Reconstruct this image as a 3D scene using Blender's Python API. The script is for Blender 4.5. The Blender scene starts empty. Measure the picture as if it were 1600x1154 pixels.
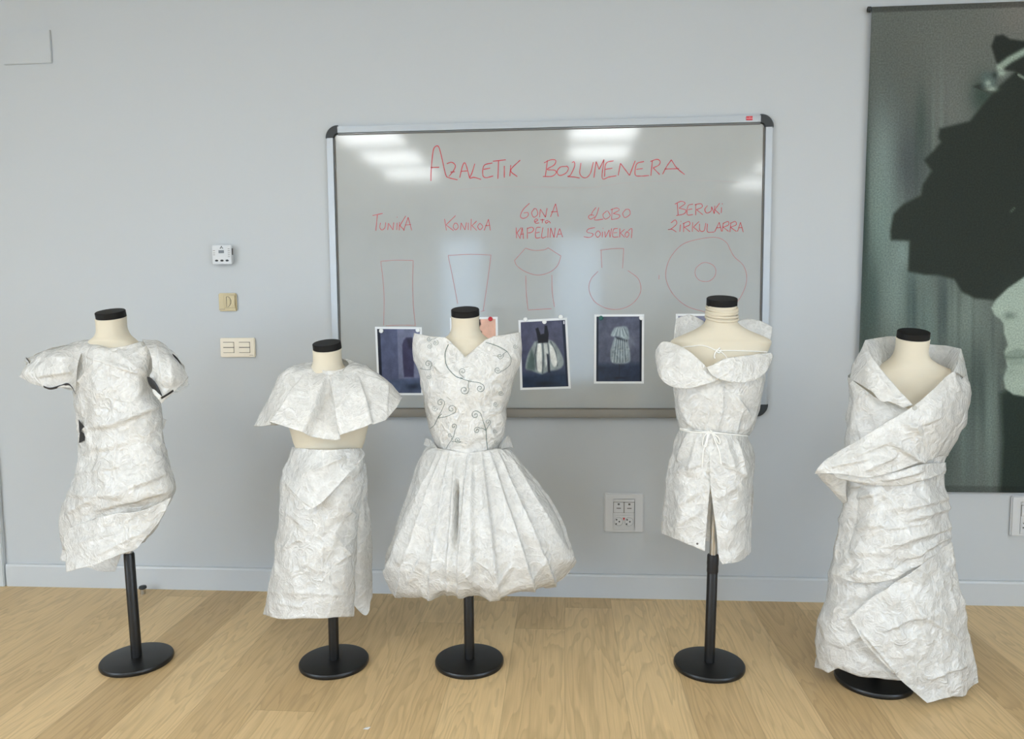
import bpy, bmesh, math, random
import numpy as np
from mathutils import Vector, Matrix, noise

random.seed(4)
SC = bpy.context.scene
COL = SC.collection

# ------------------------------------------------------------------ camera
F, YAW, PITCH, ROLL = 1150.0, -0.0722, -0.0829, -0.0083
CAM = np.array([0.0, -3.05, 1.2212])
def _axes():
    w = np.array([math.sin(YAW)*math.cos(PITCH), math.cos(YAW)*math.cos(PITCH), math.sin(PITCH)])
    r = np.array([math.cos(YAW), -math.sin(YAW), 0.0]); u = np.cross(r, w)
    c, s = math.cos(ROLL), math.sin(ROLL)
    return r*c+u*s, u*c-r*s, w
RT, UP, FW = _axes()
cam_d = bpy.data.cameras.new('camera'); cam_d.sensor_width = 36; cam_d.lens = 36*F/1600; cam_d.clip_start = .05
cam = bpy.data.objects.new('camera', cam_d); COL.objects.link(cam)
cam.matrix_world = Matrix([[RT[i], UP[i], -FW[i], CAM[i]] for i in range(3)]+[[0, 0, 0, 1]])
SC.camera = cam

# ------------------------------------------------------------------ world, exposure
SC.view_settings.view_transform = 'Standard'; SC.view_settings.look = 'None'
SC.view_settings.gamma = 1; SC.view_settings.use_curve_mapping = False
SC.view_settings.exposure = 1.42
world = bpy.data.worlds.new('world'); SC.world = world; world.use_nodes = True
world.node_tree.nodes['Background'].inputs[0].default_value = (.55, .75, 1, 1)
world.node_tree.nodes['Background'].inputs[1].default_value = 2.2
SIDE_FILL = 30.0      # watts of the fill lamps added in the made-up side windows
LAMP = 6.0            # radiance of the ceiling panels
SC.cycles.max_bounces = 10; SC.cycles.diffuse_bounces = 5; SC.cycles.transparent_max_bounces = 24
SC.cycles.sample_clamp_indirect = 6

# ------------------------------------------------------------------ measuring helpers (photo measurements -> metres)
def at(px, py, y=0.0):
    v = FW+RT*((px-800)/F)+UP*((577-py)/F); t = (y-CAM[1])/v[1]; return CAM+t*v
def at_arr(P, y):
    v = FW[None, :]+RT[None, :]*((P[:, 0:1]-800)/F)+UP[None, :]*((577-P[:, 1:2])/F)
    return CAM+v*((y-CAM[1])/v[:, 1])[:, None]
def seen(P):
    v = P-CAM; d = v@FW
    return np.stack([800+F*(v@RT)/d, 577-F*(v@UP)/d], 1)
def ground(px, py, z=0.0):
    v = FW+RT*((px-800)/F)+UP*((577-py)/F); return CAM+v*((z-CAM[2])/v[2])

# ------------------------------------------------------------------ object helpers
def link(name, me, mat=None, parent=None):
    o = bpy.data.objects.new(name, me); COL.objects.link(o)
    if mat:
        for m in (mat if isinstance(mat, (list, tuple)) else [mat]): me.materials.append(m)
    if parent: 
        o.parent = parent; o.matrix_parent_inverse = Matrix.Translation(parent.matrix_world.translation).inverted() if False else Matrix()
        L = parent_loc(parent); me.transform(Matrix.Translation(-L))
    return o
def parent_loc(p):
    L = Vector((0, 0, 0))
    while p: L += p.location; p = p.parent
    return L
def thing(name, label, cat, loc=(0, 0, 0), group=None):
    o = bpy.data.objects.new(name, None); COL.objects.link(o); o.location = loc; o.empty_display_size = .05
    o['label'] = label; o['category'] = cat
    if group: o['group'] = group
    return o
def tag(o, label, cat, group=None):
    o['label'] = label; o['category'] = cat
    if group: o['group'] = group
    return o
def struct(o): o['kind'] = 'structure'; return o
def smooth(me, ang=None):
    me.polygons.foreach_set('use_smooth', [True]*len(me.polygons))
    if ang is not None: me.set_sharp_from_angle(angle=math.radians(ang))
def mesh(name, V, Fc, sm=True, ang=None):
    me = bpy.data.meshes.new(name); me.from_pydata([tuple(v) for v in V], [], [tuple(f) for f in Fc]); me.update()
    if sm: smooth(me, ang)
    return me
def box(name, x0, x1, y0, y1, z0, z1, mat, parent=None, bev=0.0, seg=2):
    bm = bmesh.new(); bmesh.ops.create_cube(bm, size=1)
    bmesh.ops.scale(bm, vec=(x1-x0, y1-y0, z1-z0), verts=bm.verts)
    bmesh.ops.translate(bm, vec=((x0+x1)/2, (y0+y1)/2, (z0+z1)/2), verts=bm.verts)
    if bev: bmesh.ops.bevel(bm, geom=bm.edges[:], offset=bev, segments=seg, affect='EDGES', clamp_overlap=True)
    me = bpy.data.meshes.new(name); bm.to_mesh(me); bm.free()
    if bev: smooth(me, 35)
    return link(name, me, mat, parent)
def lathe(name, prof, c, mat, parent=None, n=48, ang=35, axis='z', lean=0.0):
    """prof: (radius, height) list; c: base point; axis 'z' up or 'y' towards the room"""
    V, Fc = [], []
    for r, h in prof:
        for k in range(n):
            a = 2*math.pi*k/n
            if axis == 'z': V.append((c[0]+r*math.cos(a)+lean*h, c[1]+r*math.sin(a), c[2]+h))
            else: V.append((c[0]+r*math.cos(a), c[1]-h, c[2]+r*math.sin(a)))
    m = len(prof)
    for i in range(m-1):
        for k in range(n):
            a, b = i*n+k, i*n+(k+1) % n
            Fc.append((a, b, b+n, a+n))
    Fc.append(tuple(range(n))[::-1]); Fc.append(tuple(range((m-1)*n, m*n)))
    bm = bmesh.new(); me = mesh(name, V, Fc, True, ang)
    bm.from_mesh(me); bmesh.ops.recalc_face_normals(bm, faces=bm.faces); bm.to_mesh(me); bm.free()
    return link(name, me, mat, parent)
def tube(name, pts, r, mat, parent=None, n=8, closed=False):
    P = np.array(pts, float); N = len(P); V, Fc = [], []
    T = np.gradient(P, axis=0)
    if closed: T = np.roll(P, -1, 0)-np.roll(P, 1, 0)
    T /= np.linalg.norm(T, axis=1)[:, None]+1e-9
    up = np.array([0.13, 0.31, 0.94])
    for i in range(N):
        a = np.cross(T[i], up); a /= np.linalg.norm(a)+1e-9; b = np.cross(T[i], a)
        for k in range(n):
            t = 2*math.pi*k/n; V.append(P[i]+r*(a*math.cos(t)+b*math.sin(t)))
    for i in range(N if closed else N-1):
        j = (i+1) % N
        for k in range(n): Fc.append((i*n+k, i*n+(k+1) % n, j*n+(k+1) % n, j*n+k))
    if not closed: Fc.append(tuple(range(n))); Fc.append(tuple(range((N-1)*n, N*n))[::-1])
    return link(name, mesh(name, V, Fc), mat, parent)
def spline(P, n):
    """Catmull-Rom through P (k x d), n samples"""
    P = np.array(P, float); k = len(P)
    if k == 2: t = np.linspace(0, 1, n)[:, None]; return P[0]*(1-t)+P[1]*t
    Q = np.vstack([2*P[0]-P[1], P, 2*P[-1]-P[-2]])
    u = np.linspace(0, k-1, n); i = np.minimum(u.astype(int), k-2); t = (u-i)[:, None]
    a, b, c, d = Q[i], Q[i+1], Q[i+2], Q[i+3]
    return .5*((2*b)+(c-a)*t+(2*a-5*b+4*c-d)*t*t+(3*b-a-3*c+d)*t**3)

# ------------------------------------------------------------------ materials
def lin(c):
    c = [x/255 for x in c]; return tuple(x/12.92 if x <= .04045 else ((x+.055)/1.055)**2.4 for x in c)
def mat(name, rgb, rough=.5, metal=0, spec=.5, bump=None, coat=0):
    m = bpy.data.materials.new(name); m.use_nodes = True; nt = m.node_tree; b = nt.nodes['Principled BSDF']
    b.inputs['Base Color'].default_value = (*lin(rgb), 1); b.inputs['Roughness'].default_value = rough
    b.inputs['Metallic'].default_value = metal; b.inputs['Specular IOR Level'].default_value = spec
    b.inputs['Coat Weight'].default_value = coat
    tc = nt.nodes.new('ShaderNodeTexCoord'); nz = nt.nodes.new('ShaderNodeTexNoise')
    nz.inputs['Scale'].default_value = bump[0] if bump else 60; nz.inputs['Detail'].default_value = 5
    nt.links.new(tc.outputs['Object'], nz.inputs['Vector'])
    bp = nt.nodes.new('ShaderNodeBump'); bp.inputs['Strength'].default_value = bump[1] if bump else .03
    bp.inputs['Distance'].default_value = bump[2] if bump else .001
    nt.links.new(nz.outputs[0], bp.inputs['Height']); nt.links.new(bp.outputs[0], b.inputs['Normal'])
    return m
class NT:
    def __init__(s, m): s.t = m.node_tree
    def n(s, kind, **kw):
        x = s.t.nodes.new('ShaderNode'+kind)
        for k, v in kw.items():
            if k.startswith('_'): setattr(x, k[1:], v)
            else:
                key = k.replace('__', ' ')
                x.inputs[int(key[1:]) if key[0] == 'i' and key[1:].isdigit() else key].default_value = v
        return x
    def l(s, a, b): s.t.links.new(a, b)
    def math(s, op, a, b=None, c=None):
        x = s.t.nodes.new('ShaderNodeMath'); x.operation = op
        for i, v in enumerate((a, b, c)):
            if v is None: continue
            if isinstance(v, (int, float)): x.inputs[i].default_value = v
            else: s.l(v, x.inputs[i])
        return x.outputs[0]

M = {}
M['wall'] = mat('wall_paint', (188, 193, 196), .75, 0, .25, (180, .08, .001))
M['ceiling'] = mat('ceiling_paint', (225, 226, 226), .85)
M['trim'] = mat('white_lacquer', (192, 197, 200), .4)
M['white_plastic'] = mat('white_plastic', (199, 202, 204), .35)
M['cream_plastic'] = mat('cream_plastic', (226, 218, 200), .4)
M['gold_plastic'] = mat('champagne_plastic', (178, 163, 126), .4, .2)
M['grey_line'] = mat('grey_gap', (95, 92, 88), .7)
M['dark_plastic'] = mat('dark_plastic', (38, 44, 48), .45)
M['display'] = mat('grey_display', (98, 104, 106), .2)
M['black'] = mat('black_enamel', (13, 14, 15), .38, 0, .5, (300, .05, .0005))
M['cap'] = mat('black_cap', (8, 8, 9), .6, 0, .3)
M['chrome'] = mat('brushed_steel', (190, 190, 188), .25, 1)
M['alu'] = mat('aluminium', (172, 178, 183), .45, .7)
M['alu_dark'] = mat('shaded_aluminium', (128, 124, 116), .5, .5)
M['linen'] = mat('cream_jersey', (208, 200, 181), .85, 0, .15, (900, .2, .0008))
M['tape'] = mat('black_tape', (24, 24, 27), .5)
M['ink'] = mat('red_marker_ink', (192, 66, 74), .6)
M['ink_thin'] = mat('thin_red_marker_ink', (178, 108, 108), .6)
M['ink_grey'] = mat('grey_marker_ink', (164, 160, 158), .6)
M['red'] = mat('red_plastic', (188, 24, 40), .35)
M['pink'] = mat('pale_print', (238, 170, 175), .5)
M['green'] = mat('green_plastic', (18, 92, 84), .35)
M['photo_paper'] = mat('white_photo_paper', (226, 230, 232), .35)
M['thread'] = mat('green_black_thread', (62, 92, 88), .6)
M['cord'] = mat('white_cord', (240, 239, 234), .8)
M['button'] = mat('pearl_button', (176, 176, 168), .25)
M['brass'] = mat('pin_metal', (150, 120, 80), .3, 1)

def vc_mat(name, rough=.5, grain=0, gs=500):
    m = bpy.data.materials.new(name); m.use_nodes = True; k = NT(m); b = m.node_tree.nodes['Principled BSDF']
    at_ = k.n('Attribute', _attribute_name='Col'); b.inputs['Roughness'].default_value = rough
    b.inputs['Specular IOR Level'].default_value = .3
    if grain:
        tc = k.n('TexCoord'); nz = k.n('TexNoise', Scale=gs, Detail=4.0)
        k.l(tc.outputs['Object'], nz.inputs['Vector'])
        mr = k.n('MapRange', i1=.25, i2=.75, i3=1-grain, i4=1+grain); k.l(nz.outputs[0], mr.inputs[0])
        mx = k.n('VectorMath', _operation='SCALE'); k.l(at_.outputs[0], mx.inputs[0]); k.l(mr.outputs[0], mx.inputs['Scale'])
        k.l(mx.outputs[0], b.inputs['Base Color'])
    else: k.l(at_.outputs[0], b.inputs['Base Color'])
    return m
M['banner_print'] = vc_mat('printed_canvas', .8, .3, 160)
M['photo_print'] = vc_mat('photo_print', .3, .06, 300)

def floor_mat():
    m = bpy.data.materials.new('oak_planks'); m.use_nodes = True; k = NT(m); b = m.node_tree.nodes['Principled BSDF']
    g = k.n('TexCoord'); sp = k.n('SeparateXYZ'); k.l(g.outputs['Object'], sp.inputs[0])
    x, y = sp.outputs[0], sp.outputs[1]
    Wd, Ln = .19, 1.9
    xs = k.math('ADD', x, -.187+20*Wd); col = k.math('FLOOR', k.math('DIVIDE', xs, Wd))
    fx = k.math('FRACT', k.math('DIVIDE', xs, Wd))
    wn = k.n('TexWhiteNoise', _noise_dimensions='1D'); k.l(col, wn.inputs['W'])
    ys = k.math('ADD', k.math('DIVIDE', y, Ln), k.math('MULTIPLY', wn.outputs[0], 7.31))
    row = k.math('FLOOR', ys); fy = k.math('FRACT', ys)
    wn2 = k.n('TexWhiteNoise', _noise_dimensions='2D'); cb = k.n('CombineXYZ'); k.l(col, cb.inputs[0]); k.l(row, cb.inputs[1]); k.l(cb.outputs[0], wn2.inputs['Vector'])
    rnd = wn2.outputs[0]
    # grain coordinates, shifted per plank
    gx = k.math('ADD', x, k.math('MULTIPLY', rnd, 37.0)); gy = k.math('ADD', y, k.math('MULTIPLY', rnd, 91.0))
    c1 = k.n('CombineXYZ'); k.l(k.math('MULTIPLY', gx, 9.0), c1.inputs[0]); k.l(k.math('MULTIPLY', gy, 1.1), c1.inputs[1]); k.l(rnd, c1.inputs[2])
    n1 = k.n('TexNoise', Scale=1.0, Detail=3.0, Roughness=.5, Distortion=.4); k.l(c1.outputs[0], n1.inputs['Vector'])
    rings = k.math('FRACT', k.math('MULTIPLY', n1.outputs[0], 13.0))        # cathedral grain
    rr = k.n('ValToRGB'); rr.color_ramp.elements[0].position = 0; rr.color_ramp.elements[0].color = (1, 1, 1, 1)
    rr.color_ramp.elements[1].position = .9; rr.color_ramp.elements[1].color = (.76, .76, .76, 1)
    e = rr.color_ramp.elements.new(1.0); e.color = (1, 1, 1, 1)
    e = rr.color_ramp.elements.new(.45); e.color = (.97, .97, .97, 1)
    k.l(rings, rr.inputs[0])
    c2 = k.n('CombineXYZ'); k.l(k.math('MULTIPLY', gx, 160.0), c2.inputs[0]); k.l(k.math('MULTIPLY', gy, 5.0), c2.inputs[1]); k.l(rnd, c2.inputs[2])
    n2 = k.n('TexNoise', Scale=1.0, Detail=4.0, Roughness=.6); k.l(c2.outputs[0], n2.inputs['Vector'])
    fib = k.n('MapRange', i1=.3, i2=.7, i3=.9, i4=1.06); k.l(n2.outputs[0], fib.inputs[0])
    c3 = k.n('CombineXYZ'); k.l(k.math('MULTIPLY', gx, 5.0), c3.inputs[0]); k.l(k.math('MULTIPLY', gy, .8), c3.inputs[1]); k.l(rnd, c3.inputs[2])
    n3 = k.n('TexNoise', Scale=1.0, Detail=2.0); k.l(c3.outputs[0], n3.inputs['Vector'])
    ramp = k.n('ValToRGB'); ramp.color_ramp.elements[0].color = (*lin((188, 160, 116)), 1); ramp.color_ramp.elements[1].color = (*lin((222, 194, 147)), 1)
    ramp.color_ramp.elements[0].position = .1; ramp.color_ramp.elements[1].position = .9
    k.l(k.math('ADD', k.math('MULTIPLY', rnd, .6), k.math('MULTIPLY', n3.outputs[0], .4)), ramp.inputs[0])
    mul = k.n('Mix', _data_type='RGBA', _blend_type='MULTIPLY'); mul.inputs[0].default_value = .75
    k.l(ramp.outputs[0], mul.inputs[6]); k.l(rr.outputs[0], mul.inputs[7])
    sc = k.n('VectorMath', _operation='SCALE'); k.l(mul.outputs[2], sc.inputs[0]); k.l(fib.outputs[0], sc.inputs['Scale'])
    # seams
    ex = k.math('MULTIPLY', k.math('MINIMUM', fx, k.math('SUBTRACT', 1.0, fx)), Wd)
    ey = k.math('MULTIPLY', k.math('MINIMUM', fy, k.math('SUBTRACT', 1.0, fy)), Ln)
    ed = k.math('MINIMUM', ex, ey)
    sm = k.n('MapRange', i1=.0006, i2=.0022, i3=.8, i4=1.0); k.l(ed, sm.inputs[0])
    sc2 = k.n('VectorMath', _operation='SCALE'); k.l(sc.outputs[0], sc2.inputs[0]); k.l(sm.outputs[0], sc2.inputs['Scale'])
    k.l(sc2.outputs[0], b.inputs['Base Color'])
    b.inputs['Roughness'].default_value = .42; b.inputs['Specular IOR Level'].default_value = .35
    bp = k.n('Bump', Strength=.25, Distance=.001); k.l(k.math('ADD', n2.outputs[0], k.math('MULTIPLY', sm.outputs[0], 2.0)), bp.inputs['Height'])
    k.l(bp.outputs[0], b.inputs['Normal'])
    return m
M['floor'] = floor_mat()

def board_mat():
    m = bpy.data.materials.new('whiteboard_enamel'); m.use_nodes = True; k = NT(m); b = m.node_tree.nodes['Principled BSDF']
    tc = k.n('TexCoord'); nz = k.n('TexNoise', Scale=2.2, Detail=4.0, Roughness=.55); k.l(tc.outputs['Object'], nz.inputs['Vector'])
    r = k.n('ValToRGB'); r.color_ramp.elements[0].color = (*lin((163, 167, 165)), 1); r.color_ramp.elements[1].color = (*lin((169, 173, 172)), 1)
    r.color_ramp.elements[0].position = .35; r.color_ramp.elements[1].position = .65
    k.l(nz.outputs[0], r.inputs[0]); k.l(r.outputs[0], b.inputs['Base Color'])
    b.inputs['Roughness'].default_value = .085; b.inputs['Specular IOR Level'].default_value = .6
    n2 = k.n('TexNoise', Scale=5.0, Detail=2.0); k.l(tc.outputs['Object'], n2.inputs['Vector'])
    bp = k.n('Bump', Strength=.012, Distance=.01); k.l(n2.outputs[0], bp.inputs['Height']); k.l(bp.outputs[0], b.inputs['Normal'])
    return m
M['board'] = board_mat()

def paper_mat(name, clear, seed, tint=(243, 243, 240)):
    """crumpled non-woven paper: white, slightly see-through, with glossy fibre strands"""
    m = bpy.data.materials.new(name); m.use_nodes = True; k = NT(m); t = m.node_tree
    b = t.nodes['Principled BSDF']; out = t.nodes['Material Output']
    tc = k.n('TexCoord'); mp = k.n('Mapping'); mp.inputs['Location'].default_value = (seed, seed*1.7, -seed); k.l(tc.outputs['Object'], mp.inputs[0])
    v = mp.outputs[0]
    cl = k.n('TexNoise', Scale=9.0, Detail=5.0, Roughness=.6, Distortion=.5); k.l(v, cl.inputs['Vector'])
    def strand(scale, dist, width, off):
        q = k.n('TexNoise', Scale=scale, Detail=2.5, Roughness=.5, Distortion=dist); mm = k.n('Mapping'); mm.inputs['Location'].default_value = (off, off*2, off*3)
        k.l(v, mm.inputs[0]); k.l(mm.outputs[0], q.inputs['Vector'])
        d = k.math('ABSOLUTE', k.math('SUBTRACT', q.outputs[0], .5)); r = k.n('MapRange', i1=0.0, i2=width, i3=1.0, i4=0.0); k.l(d, r.inputs[0]); return r.outputs[0]
    s1 = strand(16.0, 1.2, .10, 0.0); s2 = strand(34.0, 1.6, .10, 4.0); s3 = strand(70.0, .8, .16, 9.0)
    fib = k.math('ADD', k.math('MULTIPLY', s1, .5), k.math('ADD', k.math('MULTIPLY', s2, .35), k.math('MULTIPLY', s3, .15)))
    col = k.n('ValToRGB'); col.color_ramp.elements[0].color = (*lin([c-16 for c in tint]), 1); col.color_ramp.elements[1].color = (*lin([min(255, c+10) for c in tint]), 1)
    col.color_ramp.elements[0].position = .0; col.color_ramp.elements[1].position = .8; k.l(fib, col.inputs[0])
    k.l(col.outputs[0], b.inputs['Base Color'])
    b.inputs['Roughness'].default_value = .23; b.inputs['Specular IOR Level'].default_value = .85
    h = k.math('ADD', k.math('MULTIPLY', cl.outputs[0], 1.6), k.math('ADD', k.math('MULTIPLY', s1, .55), k.math('ADD', k.math('MULTIPLY', s2, .28), k.math('MULTIPLY', s3, .09))))
    bp = k.n('Bump', Strength=.6, Distance=.006); k.l(h, bp.inputs['Height']); k.l(bp.outputs[0], b.inputs['Normal'])
    b.inputs['Coat Weight'].default_value = .55; b.inputs['Coat Roughness'].default_value = .16; k.l(bp.outputs[0], b.inputs['Coat Normal'])
    tr = k.n('BsdfTranslucent'); tr.inputs[0].default_value = (.86, .87, .87, 1); k.l(bp.outputs[0], tr.inputs['Normal'])
    m1 = k.n('MixShader'); m1.inputs[0].default_value = .25; k.l(b.outputs[0], m1.inputs[1]); k.l(tr.outputs[0], m1.inputs[2])
    tp = k.n('BsdfTransparent')
    cf = k.n('MapRange', i1=.35, i2=.65, i3=clear*1.15, i4=clear*.85); k.l(cl.outputs[0], cf.inputs[0])
    m2 = k.n('MixShader'); k.l(cf.outputs[0], m2.inputs[0]); k.l(m1.outputs[0], m2.inputs[1]); k.l(tp.outputs[0], m2.inputs[2])
    k.l(m2.outputs[0], out.inputs['Surface'])
    return m
M['paper'] = paper_mat('crumpled_white_paper', .22, 1.0)
M['paper_thin'] = paper_mat('thin_white_paper', .3, 5.0)

# ================================================================== the room
RX0, RX1, RY, RZ = -4.6, 4.2, -8.2, 2.72
struct(box('floor', RX0, RX1, RY, .0, -.05, 0, M['floor']))
struct(box('ceiling', RX0, RX1, RY, .0, RZ, RZ+.05, M['ceiling']))
struct(box('wall_back', RX0, RX1, 0, .1, -.05, RZ+.05, M['wall']))
WY0, WY1, WZ0, WZ1 = -7.4, -3.2, .15, 2.1  # openings for the added side windows
def side_wall(name, x0, x1):
    bm = bmesh.new()
    for y0, y1, z0, z1 in ((RY-.1, WY0, -.05, RZ+.05), (WY1, .1, -.05, RZ+.05), (WY0, WY1, -.05, WZ0), (WY0, WY1, WZ1, RZ+.05)):
        r = bmesh.ops.create_cube(bm, size=1)['verts']; bmesh.ops.scale(bm, vec=(x1-x0, y1-y0, z1-z0), verts=r)
        bmesh.ops.translate(bm, vec=((x0+x1)/2, (y0+y1)/2, (z0+z1)/2), verts=r)
    me = bpy.data.meshes.new(name); bm.to_mesh(me); bm.free(); struct(link(name, me, M['wall']))
side_wall('wall_left', RX0-.1, RX0); side_wall('wall_right', RX1, RX1+.1)
def front_wall():
    bm = bmesh.new()
    def bx(x0, x1, z0, z1):
        r = bmesh.ops.create_cube(bm, size=1)['verts']; bmesh.ops.scale(bm, vec=(x1-x0, .1, z1-z0), verts=r)
        bmesh.ops.translate(bm, vec=((x0+x1)/2, RY-.05, (z0+z1)/2), verts=r)
    xs = [RX0, -1.95, -1.2, -.2, .6, RX1]
    bx(xs[0], xs[1], -.05, RZ+.05); bx(xs[2], xs[3], -.05, RZ+.05); bx(xs[4], xs[5], -.05, RZ+.05)
    for a, b_ in ((1, 2), (3, 4)): bx(xs[a], xs[b_], -.05, .05); bx(xs[a], xs[b_], 2.35, RZ+.05)
    me = bpy.data.meshes.new('wall_front'); bm.to_mesh(me); bm.free()
    return struct(link('wall_front', me, M['wall']))
front_wall()
gl = bpy.data.materials.new('window_glass'); gl.use_nodes = True; gb = gl.node_tree.nodes['Principled BSDF']
gb.inputs['Transmission Weight'].default_value = 1; gb.inputs['Roughness'].default_value = .02; gb.inputs['IOR'].default_value = 1.01
for i, (a, b_) in enumerate(((-1.95, -1.2), (-.2, .6))):
    w = box('window_%d' % (i+1), a, b_, RY-.07, RY-.06, .05, 2.35, gl); struct(w)
    for q in ((a, a+.05, .05, 2.35), (b_-.05, b_, .05, 2.35), (a, b_, 2.3, 2.35), (a, b_, .05, .1)):
        box('window_frame', q[0], q[1], RY-.09, RY-.02, q[2], q[3], M['dark_plastic'], w, .004)
for n_, x, sg, pw in ((3, RX0-.05, 1, 1.0), (4, RX1+.05, -1, .7)):  # side windows and their fill lamps are added to brighten the lower wall
    w = box('window_%d' % n_, x-.005, x+.005, WY0, WY1, WZ0, WZ1, gl); struct(w)
    for y in np.linspace(WY0+.025, WY1-.025, 4): box('window_frame', x-.03, x+.03, y-.025, y+.025, WZ0, WZ1, M['trim'], w)
    for z in (WZ0+.025, WZ1-.025): box('window_frame', x-.03, x+.03, WY0, WY1, z-.025, z+.025, M['trim'], w)
    ld = bpy.data.lights.new('side_fill', 'AREA'); ld.shape = 'RECTANGLE'; ld.size = WY1-WY0-.1; ld.size_y = WZ1-WZ0-.1
    ld.energy = SIDE_FILL*pw; ld.color = (.95, .98, 1.0)
    lo = bpy.data.objects.new('side_fill', ld); COL.objects.link(lo); lo.location = (x+sg*.045, (WY0+WY1)/2, (WZ0+WZ1)/2)
    lo.rotation_euler = (math.pi/2, 0, -sg*math.pi/2)
# skirting
def skirting():
    prof = [(-.0005, 0), (-.015, 0), (-.015, .092), (-.0125, .0985), (-.009, .101), (-.0005, .101)]
    V, Fc = [], []
    for x in (-2.497, RX1):
        for y, z in prof: V.append((x, y, z))
    n = len(prof)
    for k in range(n): Fc.append((k, (k+1) % n, n+(k+1) % n, n+k))
    Fc += [tuple(range(n)), tuple(range(n, 2*n))[::-1]]
    return struct(link('baseboard_back', mesh('baseboard_back', V, Fc, False), M['trim']))
skirting()
struct(box('trim_1', -2.62, -2.503, -.022, -.0005, 0, 2.2, M['trim'], None, .003))

# ceiling light panels
em = bpy.data.materials.new('lit_diffuser'); em.use_nodes = True
eb = em.node_tree.nodes['Principled BSDF']; eb.inputs['Base Color'].default_value = (.8, .8, .8, 1)
eb.inputs['Emission Color'].default_value = (.96, .995, 1.01, 1); eb.inputs['Emission Strength'].default_value = LAMP
def ceiling_lights():
    first = None
    xs = (-3.7, -1.69, .33, 2.35); ys = (-3.40, -4.27, -5.14, -6.3)
    for j, y in enumerate(ys):
        for i, x in enumerate(xs):
            if (i == 2 and j == 2) or (j == 3 and i in (1, 2)): continue      # bare ceiling tiles here
            lab = 'square white ceiling light panel, %s column, %s from the whiteboard wall' % (('first', 'second', 'third', 'last')[i], ('first row', 'second row', 'third row', 'fourth row', 'last row')[j])
            if first is None:
                t = thing('ceiling_light', lab, 'ceiling light', (x, y, RZ), 'ceiling light panels')
                bm = bmesh.new()
                for q in ((-.31, .31, -.31, -.285), (-.31, .31, .285, .31), (-.31, -.285, -.285, .285), (.285, .31, -.285, .285)):
                    r = bmesh.ops.create_cube(bm, size=1)['verts']; bmesh.ops.scale(bm, vec=(q[1]-q[0], q[3]-q[2], .014), verts=r)
                    bmesh.ops.translate(bm, vec=((q[0]+q[1])/2+x, (q[2]+q[3])/2+y, RZ-.0072), verts=r)
                me = bpy.data.meshes.new('frame'); bm.to_mesh(me); bm.free(); a = link('frame', me, M['white_plastic'], t)
                b_ = box('diffuser', x-.284, x+.284, y-.284, y+.284, RZ-.009, RZ-.002, em, t)
                first = (t, a, b_)
            else:
                t = first[0].copy(); COL.objects.link(t); t.location = (x, y, RZ); t['label'] = lab
                for c in first[1:]:
                    d = c.copy(); COL.objects.link(d); d.parent = t
ceiling_lights()

# ================================================================== flat printed pictures (vertex colours on a fine grid)
def poly_sd(P, poly):
    """signed distance (negative inside) of points P to polygon"""
    poly = np.array(poly, float); d = np.full(len(P), 1e9); ins = np.zeros(len(P), bool)
    for i in range(len(poly)):
        a, b = poly[i], poly[(i+1) % len(poly)]; ab = b-a; ap = P-a
        t = np.clip((ap@ab)/(ab@ab+1e-12), 0, 1); q = ap-t[:, None]*ab
        d = np.minimum(d, (q**2).sum(1)); 
        c = ((a[1] > P[:, 1]) != (b[1] > P[:, 1]))
        xx = (b[0]-a[0])*(P[:, 1]-a[1])/((b[1]-a[1]) if abs(b[1]-a[1]) > 1e-12 else 1e-12)+a[0]
        ins ^= c & (P[:, 0] < xx)
    d = np.sqrt(d); return np.where(ins, -d, d)
class Paint:
    def __init__(s, P, base): s.P = P; s.C = np.tile(np.array(base, float), (len(P), 1))
    def mix(s, a, c): s.C = s.C*(1-a[:, None])+np.array(c, float)[None, :]*a[:, None]
    def poly(s, poly, c, soft=.01, op=1.0, smoothn=0):
        if smoothn: poly = spline(list(poly)+[poly[0]], smoothn)[:-1]
        s.mix(op*np.clip(.5-poly_sd(s.P, poly)/soft, 0, 1), c)
    def blob(s, x, y, rx, ry, c, op=1.0, p=2):
        s.mix(op*np.exp(-(np.abs((s.P[:, 0]-x)/rx)**p+np.abs((s.P[:, 1]-y)/ry)**p)), c)
    def line(s, pts, w, c, op=1.0):
        d = np.full(len(s.P), 1e9)
        for a, b in zip(pts[:-1], pts[1:]):
            a = np.array(a, float); b = np.array(b, float); ab = b-a; ap = s.P-a
            t = np.clip((ap@ab)/(ab@ab+1e-12), 0, 1); d = np.minimum(d, np.sqrt(((ap-t[:, None]*ab)**2).sum(1)))
        s.mix(op*np.clip(1.5-d/w, 0, 1), c)
    def noise(s, sc, amp, z=0.0):
        n = np.array([noise.fractal(Vector((p[0]*sc[0], p[1]*sc[1], z)), .8, 2.0, 4) for p in s.P])
        s.C *= (1+amp*n)[:, None]
def lin_arr(C):
    c = np.clip(C/255, 0, 1); return np.where(c <= .04045, c/12.92, ((c+.055)/1.055)**2.4)
def grid_mesh(name, pts, nx, ny, colors):
    idx = np.arange(nx*ny).reshape(ny, nx)
    Fc = np.stack([idx[:-1, :-1], idx[:-1, 1:], idx[1:, 1:], idx[1:, :-1]], -1).reshape(-1, 4)
    me = mesh(name, pts.tolist(), Fc.tolist(), True)
    a = me.color_attributes.new('Col', 'FLOAT_COLOR', 'POINT')
    a.data.foreach_set('color', np.hstack([lin_arr(colors), np.ones((len(colors), 1))]).ravel())
    return me
def sheet_corners(corners, y):
    return [at(*c, y) for c in corners]
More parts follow.
